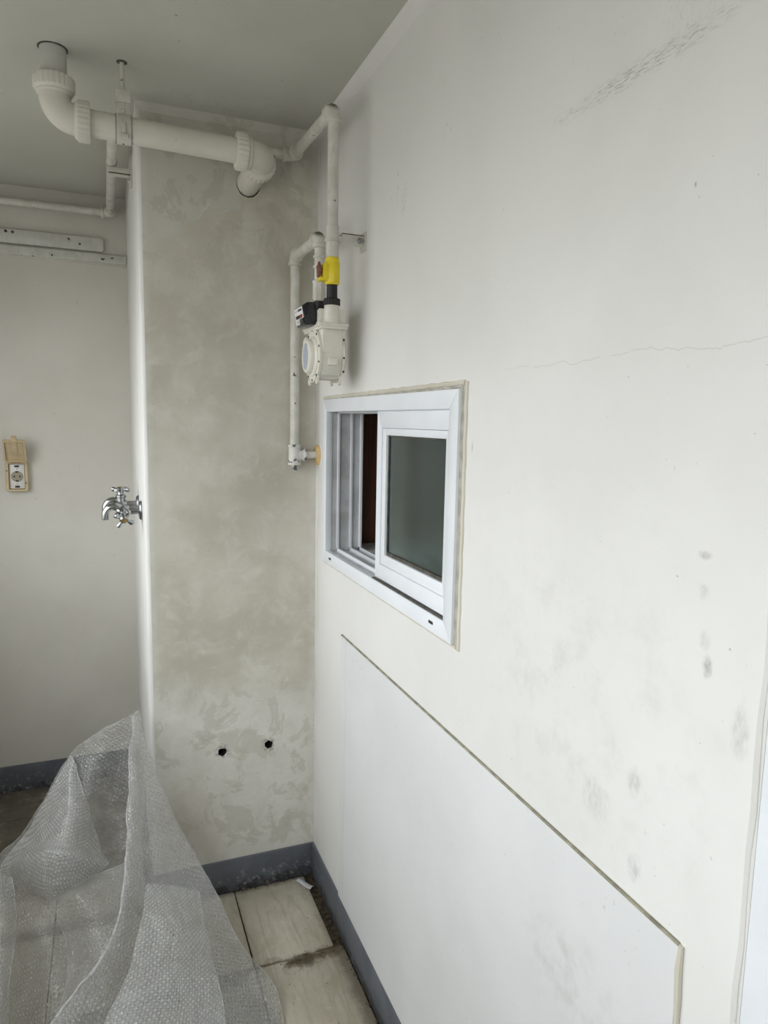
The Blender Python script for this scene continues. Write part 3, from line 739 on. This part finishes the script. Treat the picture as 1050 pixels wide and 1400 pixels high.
mb = MB(); mb.lathe((MX+.0315, mc, MZ-.004), (1, 0, 0), [(.056, 0), (.055, .004), (.050, .009), (.042, .012), (.02, .013)], 40); build(mb, 'rear_lid', M['meter'], mt)
first = None
for k in range(10):
    a = math.radians(18+k*36); y, z = mc+.0610*math.cos(a), MZ-.003+.0610*math.sin(a)
    if first is None:
        mb = MB(); mb.lathe((MX-.0325, y, z), (-1, 0, 0), [(.0026, 0), (.0026, .0016), (.0015, .002)], 10)
        first = build(mb, 'screw', M['black'], mt, loc=(MX-.0325, y, z)); s_ = first
    else:
        s_ = first.copy(); COL.objects.link(s_); s_.parent = mt; s_.location = V((MX-.0325, y, z))-world_loc(mt)
    r_s = s_.copy(); COL.objects.link(r_s); r_s.parent = mt; r_s.rotation_euler = (0, 0, PI/2); r_s.location = V((MX+.0288, mc-.0655+.0008*abs(k-5), MZ-.055+.011*k))-world_loc(mt) if k in (1, 4, 8) else V((MX+.0288, mc+.067, MZ-.03+.006*k))-world_loc(mt)
mb = MB(); mb.box(MX-.0365, MX+.036, MY1-.026, MY2+.026, 1.7205, 1.7275, .002); mb.box(MX-.034, MX+.033, MY1-.023, MY2+.023, 1.714, 1.7215, .0015)
mb.box(MX-.0385, MX-.0335, MY1-.020, MY1+.004, 1.7185, 1.731, .0015)
build(mb, 'top_flange', M['meter'], mt)
for y, nm in ((MY1, 'inlet_neck'), (MY2, 'outlet_neck')):
    mb = MB()
    mb.lathe((MX, y, 1.727), (0, 0, 1), [(.0215, 0), (.0200, .010), (.0188, .030), (.0186, .044), (.0175, .0455)], 28)
    mb.box(MX-.006, MX+.0295, y-.010, y+.016, 1.727, 1.763, .003); 
    mb.prism([(-.004, 0), (.004, 0), (0, .032)], (MX-.004, y-.0188, 1.730), (1, 0, 0), (0, .10, 1), -.005, .0008)
    build(mb, nm, M['meter'], mt)
mb = MB(); mb.box(MX-.0285, MX+.0, MY1+.012, MY2-.006, 1.727, 1.766, .003); mb.box(MX-.031, MX-.026, MY1+.014, MY1+.022, 1.727, 1.762, .001)
build(mb, 'valve_housing', M['meter'], mt)
# union nuts
mb = MB(); mb.lathe((MX, MY1, 1.7725), (0, 0, 1), [(.0185, -.001), (.0205, 0, 1), (.0205, .014, 1), (.0185, .0155), (.0135, .017), (.0130, .046), (.0140, .047), (.0140, .0485)], 72, .0012, 18); build(mb, 'union_nut', M['black'], mt)
mb = MB(); mb.lathe((MX, MY2, 1.7705), (0, 0, 1), [(.0150, 0), (.0150, .012), (.0140, .013), (.0140, .026)], 24); build(mb, 'union_nut', M['black'], mt)
# counter
ct0, ct1 = mc-.034, mc+.046
def counter_pts(f): return f
mb = MB(); mb.prism([(-.034, 1.7285), (-.034, 1.781), (-.056, 1.7795), (-.0685, 1.770), (-.0605, 1.727), (-.052, 1.7245)], (MX, ct1, 0), (1, 0, 0), (0, 0, 1), ct1-ct0, .002)
# (prism pushes along -y from ct1)
counter = build(mb, 'counter_box', M['blackp'], mt)
u_ = V((.0080, 0, -.0430)).normalized()           # down the slanted face
o_ = V((MX-.0688, mc, 1.7695)); nrm_ = V((-u_.z*-1, 0, 0))
def on_face(y0, y1, d0, d1, th, mat, name, par, bev=.0003):
    mb = MB(); mb.prism([(y0, d0), (y1, d0), (y1, d1), (y0, d1)], o_, (0, 1, 0), u_, th, bev); return build(mb, name, mat, par)
lab = on_face(-.031, .043, .0005, .0400, .0012, M['white'], 'label', counter)
on_face(-.026, .006, .0045, .0095, .0018, M['ink'], 'print_block', lab); on_face(.012, .036, .0060, .0085, .0018, M['pvcg'], 'print_block', lab)
on_face(-.026, .034, .0180, .0260, .0018, M['ink'], 'number_window', lab); on_face(-.026, -.004, .0180, .0260, .0021, M['redp'], 'red_digits', lab)
on_face(-.031, .006, .0275, .0400, .0018, M['blackp'], 'dark_corner', lab); on_face(.012, .030, .0290, .0375, .0018, M['pvcg'], 'print_block', lab)
# lower pipe: from the meter outlet to the elbow, along, down and into the wall
LX, LY = -.075, -.028; EZ2 = 1.957
gl = thing('outlet_pipe', 'off white outlet pipe from meter down the column into wall beside the window', 'pipe', (LX, LY, 1.39))
mb = MB(); mb.lathe((MX, MY2, 1.798), (0, 0, 1), [(.0150, -.001), (.0185, 0), (.0185, .006), (.0172, .008), (.0172, .044), (.0185, .046), (.0185, .050), (.0150, .052)], 8); build(mb, 'union_coupling', M['gas'], gl)
run('riser', [(MX, MY2, 1.848), (MX, MY2, EZ2-.02)], gl, .0125)
for z in (1.880, 1.905):
    mb = MB(); mb.lathe((MX, MY2, z), (0, 0, 1), [(.0125, -.001), (.0162, 0), (.0162, .005), (.0125, .006)], 20); build(mb, 'collar', M['gas'], gl)
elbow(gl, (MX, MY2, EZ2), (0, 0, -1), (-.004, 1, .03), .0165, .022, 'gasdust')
run('cross_run', [(MX, MY2+.02, EZ2), (LX, LY-.02, 1.964)], gl, .0135)
elbow(gl, (LX, LY, 1.965), (0, -1, 0), (0, 0, -1), .0165, .022)
run('down_pipe', [(LX, LY, 1.95), (LX, LY, 1.41)], gl, .0135)
mb = MB(); tz = 1.390
mb.lathe((LX, LY, tz), (0, 0, 1), [(.0160, -.031), (.0195, -.030), (.0195, -.024), (.0178, -.022), (.0178, .022), (.0195, .024), (.0195, .030), (.0160, .031)], 24)
mb.lathe((LX, LY, tz), (1, 0, 0), [(.0165, 0), (.0165, .024), (.0190, .026), (.0190, .033), (.016, .034)], 24)
build(mb, 'tee_fitting', M['gaschip'], gl)
mb = MB(); mb.box(LX-.007, LX+.007, LY-.007, LY+.007, tz-.046, tz-.029, .001); build(mb, 'drain_plug', M['gaschip'], gl)
run('wall_stub', [(LX+.02, LY, tz), (0.0, LY, tz)], gl, .0112, 'gas')
mb = MB(); mb.lathe((-.004, LY+.003, tz), (1, 0, 0), [(.013, -.006), (.021, -.005), (.027, -.001), (.028, .004)], 22)
for v in mb.b.verts: v.co.z = tz+(v.co.z-tz)*1.1+.0015*math.sin(v.co.y*900)
build(mb, 'foam_seal', M['foam'], gl)

# ------------------------------------------------------------------ batten high on the far wall
mb = MB(); yb = YB-.007
pts = [(XL+.02, 2.113), (-.592, 2.113), (-.587, 2.122), (-.591, 2.130), (-.586, 2.142), (-.588, 2.157), (-.594, 2.162), (XL+.02, 2.160)]
mb.prism(pts, (0, yb, 0), (1, 0, 0), (0, 0, 1), .020, .0015)
bt = build(mb, 'wall_batten', M['batten'], loc=(-.95, yb, 2.113)); tag(bt, 'off white painted wooden batten fixed high on the far wall', 'batten')
for x, z, r in ((-.707, 2.142, .0052), (-.67, 2.133, .0028), (-.915, 2.152, .0035), (-.893, 2.151, .0035)):
    mb = MB(); mb.lathe((x, yb-.0195, z), (0, -1, 0), [(r*1.5, 0), (r*1.5, .001), (r, .0015), (r*.6, .0022)], 14); build(mb, 'nail_head', M['grime_gap'] if r < .005 else M['steel'], bt)

# ------------------------------------------------------------------ socket with open splash cover on the far wall
ox, oz = -.9175, 1.262
so = thing('wall_socket', 'yellowed beige socket with open splash cover at mid height on the far wall', 'socket', (ox, YB, oz))
OW, OH = .0385, .0575
mb = MB()
def rr(wx, wz, r, n=5):
    out = []
    for cx, cz, a0 in ((wx-r, wz-r, 0), (-wx+r, wz-r, 90), (-wx+r, -wz+r, 180), (wx-r, -wz+r, 270)):
        for k in range(n): a = math.radians(a0+90*k/(n-1)); out.append((cx+r*math.cos(a), cz+r*math.sin(a)))
    return out
O, I = rr(OW, OH, .010), rr(OW-.012, OH-.010, .003); N = len(O); D = .026
def ring(poly, y): return [mb.b.verts.new((ox+a, YB-y, oz+c)) for a, c in poly]
A0, A1, A2, A3, A4 = ring(O, 0), ring(O, D-.004), ring([(a*.94, c*.965) for a, c in O], D), ring([(a*1.06, c*1.04) for a, c in I], D), ring(I, .010)
for P_, Q_ in ((A0, A1), (A1, A2), (A2, A3), (A3, A4)):
    for k in range(N): mb.b.faces.new((P_[k], P_[(k+1) % N], Q_[(k+1) % N], Q_[k]))
mb.b.faces.new(A4)
build(mb, 'box_frame', M['beige'], so)
mb = MB(); mb.box(ox-.0255, ox+.0255, YB-.0150, YB-.009, oz-.046, oz+.046, .001); face = build(mb, 'face_plate', M['socket'], so)
mb = MB(); mb.lathe((ox, YB-.0152, oz), (0, -1, 0), [(.0205, -.002), (.0205, .0008), (.0190, .0010), (.0185, .0002)], 32); build(mb, 'socket_well', M['tan'], face)
for dx in (-.0095, .0095):
    mb = MB(); mb.lathe((ox+dx, YB-.0155, oz), (0, -1, 0), [(.0032, 0), (.0030, .0012)], 12); build(mb, 'pin_hole', M['ink'], face)
for z, hx, hz in ((.0172, .0052, .0026), (-.0172, .0042, .0026), (.0385, .0080, .0035), (-.0390, .0080, .0035)):
    mb = MB(); mb.box(ox-hx, ox+hx, YB-.0166, YB-.0145, oz+z-hz, oz+z+hz, .0006, 1); build(mb, 'slot', M['ink'], face)
for z in (.029, -.029):
    mb = MB(); mb.lathe((ox, YB-.0150, oz+z), (0, -1, 0), [(.0022, 0), (.0018, .0008)], 10); build(mb, 'screw', M['tan'], face)
for dx, dz in ((-.0325, .022), (.0310, -.024)):
    mb = MB(); mb.lathe((ox+dx, YB-D+.0003, oz+dz), (0, -1, 0), [(.0026, 0), (.0022, .0008)], 10); build(mb, 'fixing_screw', M['ink'], so)
# raised lid, hinged at the top edge, standing out from the wall
ang = math.radians(28); hz0 = oz+OH-.001; la = V((0, -math.sin(ang), math.cos(ang))); ln = V((0, -math.cos(ang), -math.sin(ang)))
lo = V((ox, YB-D+.004, hz0))
mb = MB(); mb.prism(rr(OW-.001, .046, .006), lo+la*.050, (1, 0, 0), la, .006, .0012)
rim_o, rim_i = rr(OW-.001, .046, .006), rr(OW-.0065, .0405, .004)
g = [[mb.b.verts.new(lo+la*(.050+c)+V((a, 0, 0))+ln*d) for a, c in P_] for P_, d in ((rim_o, .005), (rim_o, .013), (rim_i, .013), (rim_i, .005))]
for P_, Q_ in ((g[0], g[1]), (g[1], g[2]), (g[2], g[3])):
    for k in range(N): mb.b.faces.new((P_[k], P_[(k+1) % N], Q_[(k+1) % N], Q_[k]))
lidc = build(mb, 'lid', M['beige'], so)
mb = MB(); mb.prism(rr(.021, .030, .006), lo+la*.049-ln*-.0062, (1, 0, 0), la, -.0035, .0012)
build(mb, 'lid_recess', M['beige'], lidc)
mb = MB(); mb.prism(rr(.0095, .034, .004), lo+la*.070+ln*.0098, (1, 0, 0), la, -.003, .001); mb.prism(rr(.0095, .010, .003), lo+la*.0995+ln*.004, (1, 0, 0), la, -.009, .001)
build(mb, 'latch', M['beige'], lidc)
mb = MB(); mb.box(ox-.016, ox+.016, YB-D-.001, YB-D+.008, hz0-.0045, hz0-.0012, .0006, 1); build(mb, 'hinge_slot', M['ink'], so)

# ------------------------------------------------------------------ two taps on the column side
def faucet(y, z, up, label):
    f = thing('water_tap', label, 'tap', (-CW, y, z), 'chrome taps on the column side')
    X = -CW
    mb = MB(); mb.lathe((X, y, z), (-1, 0, 0), [(.030, 0), (.030, .003), (.026, .008), (.016, .010)], 32); build(mb, 'wall_flange', M['dullchrome'], f)
    mb = MB(); mb.lathe((X-.008, y, z), (-1, 0, 0), [(.0115, 0), (.0115, .028), (.0150, .030), (.0165, .042), (.0165, .058), (.0140, .064), (.010, .066)], 24)
    build(mb, 'body', M['chrome'], f)
    mb = MB(); cx = X-.062
    pts = arc((cx+.004, y, z+.002), (cx-.014, y, z+.022), (cx-.030, y, z+.004), 6)
    pts = [(cx+.006, y, z), (cx-.004, y, z+.009), (cx-.016, y, z+.014), (cx-.029, y, z+.011), (cx-.039, y, z+.001), (cx-.0425, y, z-.012), (cx-.0425, y, z-.026)]
    P2 = []
    for i in range(len(pts)-1):
        a = [V(pts[max(i-1, 0)]), V(pts[i]), V(pts[i+1]), V(pts[min(i+2, len(pts)-1)])]
        for k in range(4):
            t_ = k/4; P2.append(.5*((2*a[1])+(a[2]-a[0])*t_+(2*a[0]-5*a[1]+4*a[2]-a[3])*t_*t_+(3*a[1]-a[0]-3*a[2]+a[3])*t_**3))
    P2.append(V(pts[-1]))
    mb.tube(P2, [.0125-.0025*i/len(P2) for i in range(len(P2))], 18); build(mb, 'spout', M['chrome'], f)
    ax = V(up).normalized(); o = V((X-.056, y, z))
    mb = MB(); mb.lathe(o, ax, [(.014, .008), (.014, .022), (.0165, .024), (.0165, .031), (.011, .034), (.0085, .046)], 20); build(mb, 'bonnet', M['chrome'], f)
    mb = MB(); hc = o+ax*.050; mb.lathe(hc, ax, [(.0105, -.007), (.0125, -.003), (.0125, .005), (.009, .009)], 20)
    u, v, n_ = frame_of(ax)
    for k in range(4):
        a = PI/4+k*PI/2+.25; d = u*math.cos(a)+v*math.sin(a)
        mb.tube([hc+d*.006, hc+d*.016, hc+d*.022, hc+d*.028, hc+d*.031], [.0058, .0050, .0075, .0078, .0050], 14)
    h = build(mb, 'cross_handle', M['chrome'], f)
    mb = MB(); mb.lathe(hc, ax, [(.0075, .0085), (.0070, .0100), (.003, .0104)], 16); build(mb, 'brass_cap', M['brass'], h)
faucet(.165, 1.210, (.05, -.90, -.38), 'chrome tap with lower handle turned toward the camera, nearer of the pair')
faucet(.365, 1.206, (0, 0, 1), 'chrome tap with upright handle on top, farther of the pair')
# ==BUBBLE==
# ------------------------------------------------------------------ crumpled bubble wrap standing against the column corner
WRAP = {
 'main_sheet': [
  [(-0.537, -0.060, 0.633), (-0.556, -0.100, 0.663), (-0.550, -0.100, 0.671), (-0.543, -0.085, 0.670), (-0.538, -0.070, 0.667)],
  [(-0.533, -0.130, 0.539), (-0.567, -0.210, 0.588), (-0.553, -0.220, 0.595), (-0.532, -0.160, 0.579), (-0.514, -0.100, 0.548)],
  [(-0.539, -0.240, 0.433), (-0.578, -0.330, 0.493), (-0.553, -0.330, 0.491), (-0.502, -0.220, 0.440), (-0.453, -0.140, 0.367)],
  [(-0.555, -0.360, 0.320), (-0.593, -0.460, 0.396), (-0.553, -0.420, 0.372), (-0.465, -0.260, 0.273), (-0.374, -0.190, 0.205)],
  [(-0.594, -0.480, 0.263), (-0.627, -0.570, 0.345), (-0.550, -0.520, 0.292), (-0.430, -0.380, 0.188), (-0.300, -0.330, 0.078)],
  [(-0.651, -0.560, 0.241), (-0.684, -0.640, 0.325), (-0.578, -0.600, 0.255), (-0.409, -0.500, 0.131), (-0.245, -0.460, 0.047)],
  [(-0.709, -0.620, 0.211), (-0.739, -0.700, 0.306), (-0.603, -0.680, 0.229), (-0.414, -0.600, 0.092), (-0.234, -0.560, 0.006)],
  [(-0.800, -0.740, 0.208), (-0.821, -0.820, 0.313), (-0.644, -0.830, 0.240), (-0.437, -0.760, 0.088), (-0.250, -0.714, 0.006)],
 ],
 'rear_sheet': [
  [(-0.616, -0.030, 0.616), (-0.584, -0.060, 0.642), (-0.556, -0.060, 0.655), (-0.539, -0.060, 0.663)],
  [(-0.721, 0.000, 0.533), (-0.652, -0.040, 0.556), (-0.582, -0.050, 0.562), (-0.514, -0.070, 0.534)],
  [(-0.788, 0.000, 0.424), (-0.692, -0.100, 0.450), (-0.602, -0.050, 0.417), (-0.469, -0.100, 0.389)],
  [(-0.857, 0.020, 0.311), (-0.723, -0.180, 0.375), (-0.625, -0.080, 0.293), (-0.417, -0.130, 0.273)],
  [(-0.921, 0.030, 0.242), (-0.766, -0.220, 0.323), (-0.628, -0.160, 0.234), (-0.370, -0.170, 0.187)],
  [(-1.003, 0.030, 0.144), (-0.823, -0.200, 0.225), (-0.648, -0.260, 0.180), (-0.312, -0.270, 0.092)],
  [(-1.045, -0.020, 0.025), (-0.815, -0.320, 0.161), (-0.665, -0.400, 0.151), (-0.272, -0.400, 0.032)],
  [(-1.019, -0.260, 0.006), (-0.820, -0.460, 0.100), (-0.665, -0.540, 0.101), (-0.256, -0.569, 0.006)],
  [(-0.979, -0.474, 0.006), (-0.821, -0.600, 0.073), (-0.664, -0.660, 0.074), (-0.268, -0.707, 0.006)],
 ],
 'bright_fold': [
  [(-0.720, -0.020, 0.540), (-0.714, -0.040, 0.540), (-0.706, -0.050, 0.522)],
  [(-0.789, -0.030, 0.422), (-0.727, -0.130, 0.460), (-0.680, -0.100, 0.435)],
  [(-0.853, -0.020, 0.316), (-0.736, -0.220, 0.402), (-0.650, -0.140, 0.309)],
  [(-0.898, -0.060, 0.268), (-0.747, -0.300, 0.422), (-0.627, -0.220, 0.311)],
  [(-0.886, -0.060, 0.222), (-0.774, -0.290, 0.343), (-0.665, -0.240, 0.296)],
  [(-0.776, -0.220, 0.246), (-0.757, -0.280, 0.285), (-0.729, -0.240, 0.270)],
 ],
 'centre_fold': [
  [(-0.765, -0.260, 0.277), (-0.692, -0.270, 0.310), (-0.584, -0.240, 0.318)],
  [(-0.755, -0.330, 0.307), (-0.687, -0.400, 0.365), (-0.600, -0.380, 0.294)],
  [(-0.728, -0.360, 0.236), (-0.669, -0.440, 0.302), (-0.612, -0.460, 0.286)],
  [(-0.721, -0.430, 0.183), (-0.695, -0.480, 0.225), (-0.657, -0.520, 0.261)],
  [(-0.748, -0.520, 0.148), (-0.736, -0.550, 0.178), (-0.721, -0.580, 0.219)],
 ],
 'folded_flap': [
  [(-0.544, -0.470, 0.403), (-0.481, -0.410, 0.343), (-0.408, -0.320, 0.248)],
  [(-0.563, -0.570, 0.369), (-0.484, -0.520, 0.311), (-0.402, -0.430, 0.189)],
  [(-0.591, -0.650, 0.332), (-0.496, -0.600, 0.259), (-0.393, -0.530, 0.155)],
  [(-0.643, -0.720, 0.289), (-0.519, -0.680, 0.207), (-0.384, -0.610, 0.102)],
  [(-0.716, -0.840, 0.292), (-0.542, -0.840, 0.210), (-0.385, -0.740, 0.083)],
 ],
 'side_fold': [
  [(-0.939, -0.250, 0.398), (-0.882, -0.300, 0.407), (-0.848, -0.280, 0.367)],
  [(-0.936, -0.300, 0.306), (-0.867, -0.400, 0.342), (-0.833, -0.360, 0.303)],
  [(-0.928, -0.380, 0.215), (-0.860, -0.480, 0.275), (-0.829, -0.440, 0.270)],
  [(-0.916, -0.480, 0.133), (-0.858, -0.580, 0.205), (-0.843, -0.540, 0.163)],
 ],
}

def wrap_mat(name, dens):
    t = NT(name, .22, .6)
    uv = t.n('ShaderNodeTexCoord').outputs['UV']
    k = 2*PI/.0095; hx = None
    for a in (0, PI/3, 2*PI/3):
        c = t.math('COSINE', t.vec('DOT_PRODUCT', uv, (k*math.cos(a), k*math.sin(a), 0)))
        hx = c if hx is None else t.add(hx, c)
    bub = t.ramp(hx, -1.2, 1.6)
    rim = t.mul(t.ramp(hx, -1.3, -.2), t.ramp(hx, 1.9, .3))
    crk = t.noise(26, 5, .6, .7)
    dfs = t.n('ShaderNodeBsdfDiffuse'); dfs.inputs[0].default_value = (.93, .94, .94, 1)
    glo = t.n('ShaderNodeBsdfGlossy'); glo.inputs[0].default_value = (.95, .95, .95, 1); glo.inputs['Roughness'].default_value = .13
    cell = t.noise(75, 2, .5, P=None)
    t.bump(crk, .5, .012); t.l(t.h, dfs.inputs['Normal']); t.bump(t.mul(bub, t.ramp(cell, .3, .7, .3, 1.0)), 1.0, .0085)
    t.l(t.h, glo.inputs['Normal'])
    alpha = t.add(t.add(.21*dens, t.mul(t.ramp(hx, -.2, 2.2), .14*dens)), t.mul(t.ramp(crk, .42, .7), .14))
    tr = t.n('ShaderNodeBsdfTransparent'); tr.inputs[0].default_value = (.98, .98, .975, 1)
    tl = t.n('ShaderNodeBsdfTranslucent'); tl.inputs[0].default_value = (.93, .94, .94, 1)
    m1 = t.n('ShaderNodeMixShader'); m1.inputs[0].default_value = .42
    t.l(dfs.outputs[0], m1.inputs[1]); t.l(tl.outputs[0], m1.inputs[2])
    m2 = t.n('ShaderNodeMixShader'); t.l(alpha, m2.inputs[0]); t.l(tr.outputs[0], m2.inputs[1]); t.l(m1.outputs[0], m2.inputs[2])
    fr = t.n('ShaderNodeFresnel'); fr.inputs['IOR'].default_value = 1.9; t.l(t.h, fr.inputs['Normal'])
    m3 = t.n('ShaderNodeMixShader'); t.l(t.math('MINIMUM', t.add(fr.outputs[0], .05), .6), m3.inputs[0]); t.l(m2.outputs[0], m3.inputs[1]); t.l(glo.outputs[0], m3.inputs[2])
    t.l(m3.outputs[0], t.t.nodes['Material Output'].inputs['Surface'])
    return t.m
def cr(a, b, c, d, t): return .5*((2*b)+(c-a)*t+(2*a-5*b+4*c-d)*t*t+(3*b-a-3*c+d)*t**3)
def spline(P, n):
    out = []
    for i in range(len(P)-1):
        a, b, c, d = P[max(i-1, 0)], P[i], P[i+1], P[min(i+2, len(P)-1)]
        for k in range(n): out.append(cr(a, b, c, d, k/n))
    out.append(P[-1].copy()); return out
def sheet(name, rows, mat, parent, hems=(), n=14, amp=.007):
    rows = [[V(q) for q in r] for r in rows]
    cols = [spline([r[j] for r in rows], n) for j in range(len(rows[0]))]
    G = [spline([c[i] for c in cols], n) for i in range(len(cols[0]))]
    ni, nj = len(G), len(G[0]); seed = len(name)*3.1
    b = bmesh.new(); vs = [[None]*nj for _ in range(ni)]; P3 = [[None]*nj for _ in range(ni)]; U = [[0]*nj for _ in range(ni)]; W = [[0]*nj for _ in range(ni)]
    for i in range(ni):
        for j in range(nj):
            q = G[i][j]
            e = min(1, .25+i/6)
            d = mnoise.noise_vector(q*11+V((seed, 0, 0)))*amp+mnoise.noise_vector(q*32+V((0, seed, 0)))*amp*.35
            d += V((0, -1, .3))*(.5-abs(mnoise.noise(q*6+V((0, 0, seed)))))*amp*1.2
            p = q+d*e
            if p.z < .003: p.z = .003+.002*abs(mnoise.noise(q*30))
            if p.y > -.012 and p.x > -CW-.01: p.y = -.012
            vs[i][j] = b.verts.new(p); P3[i][j] = p
            if i: W[i][j] = W[i-1][j]+(G[i][j]-G[i-1][j]).length
    for i in range(ni):
        for j in range(1, nj): U[i][j] = U[i][j-1]+(G[i][j]-G[i][j-1]).length
        m = U[i][nj//2]; U[i] = [x-m for x in U[i]]
    ul = b.loops.layers.uv.new('UVMap')
    for i in range(ni-1):
        for j in range(nj-1):
            ids = ((i, j), (i+1, j), (i+1, j+1), (i, j+1))
            f = b.faces.new([vs[x][y] for x, y in ids]); f.smooth = True
            for lp, (x, y) in zip(f.loops, ids): lp[ul].uv = (U[x][y], W[x][y])
    o = build(b, name, mat, parent, ang=70, nrm=False)
    # rolled, doubled film along the folded edges
    for kind, idx, r in hems:
        idx = idx*n if idx >= 0 else (nj if kind == 'c' else ni)-1
        line = [P3[i][idx] for i in range(ni)] if kind == 'c' else [P3[idx][j] for j in range(nj)]
        hm = MB(); hm.tube([q+V((0, -.001, .001)) for q in line], [r*(1+.35*mnoise.noise(q*25)) for q in line], 8)
        for v in hm.b.verts: v.co.z = max(v.co.z, .002)
        build(hm, 'folded_edge', wm3, o)
    return o
bw = thing('bubble_wrap', 'crumpled clear bubble wrap sheet standing on floor against the column corner', 'bubble wrap', (-.56, -.35, 0))
wm, wm2, wm3 = wrap_mat('bubble_wrap_film', .85), wrap_mat('doubled_bubble_wrap_film', 1.8), wrap_mat('folded_film_edge', 1.2)
HEMS = dict(main_sheet=[('c', 1, .0030), ('c', -1, .0008)], rear_sheet=[('c', 0, .0008)], bright_fold=[('c', -1, .0010), ('r', -1, .0010), ('c', 0, .0013)],
            centre_fold=[('r', 0, .0010), ('c', 0, .0008)], folded_flap=[('c', -1, .0010), ('r', 0, .0007)], side_fold=[('c', -1, .0008)])
for nm, rows in WRAP.items(): sheet(nm, rows, wm2 if nm in ('bright_fold', 'folded_flap') else wm, bw, HEMS[nm])
S.cycles.transparent_max_bounces = 32
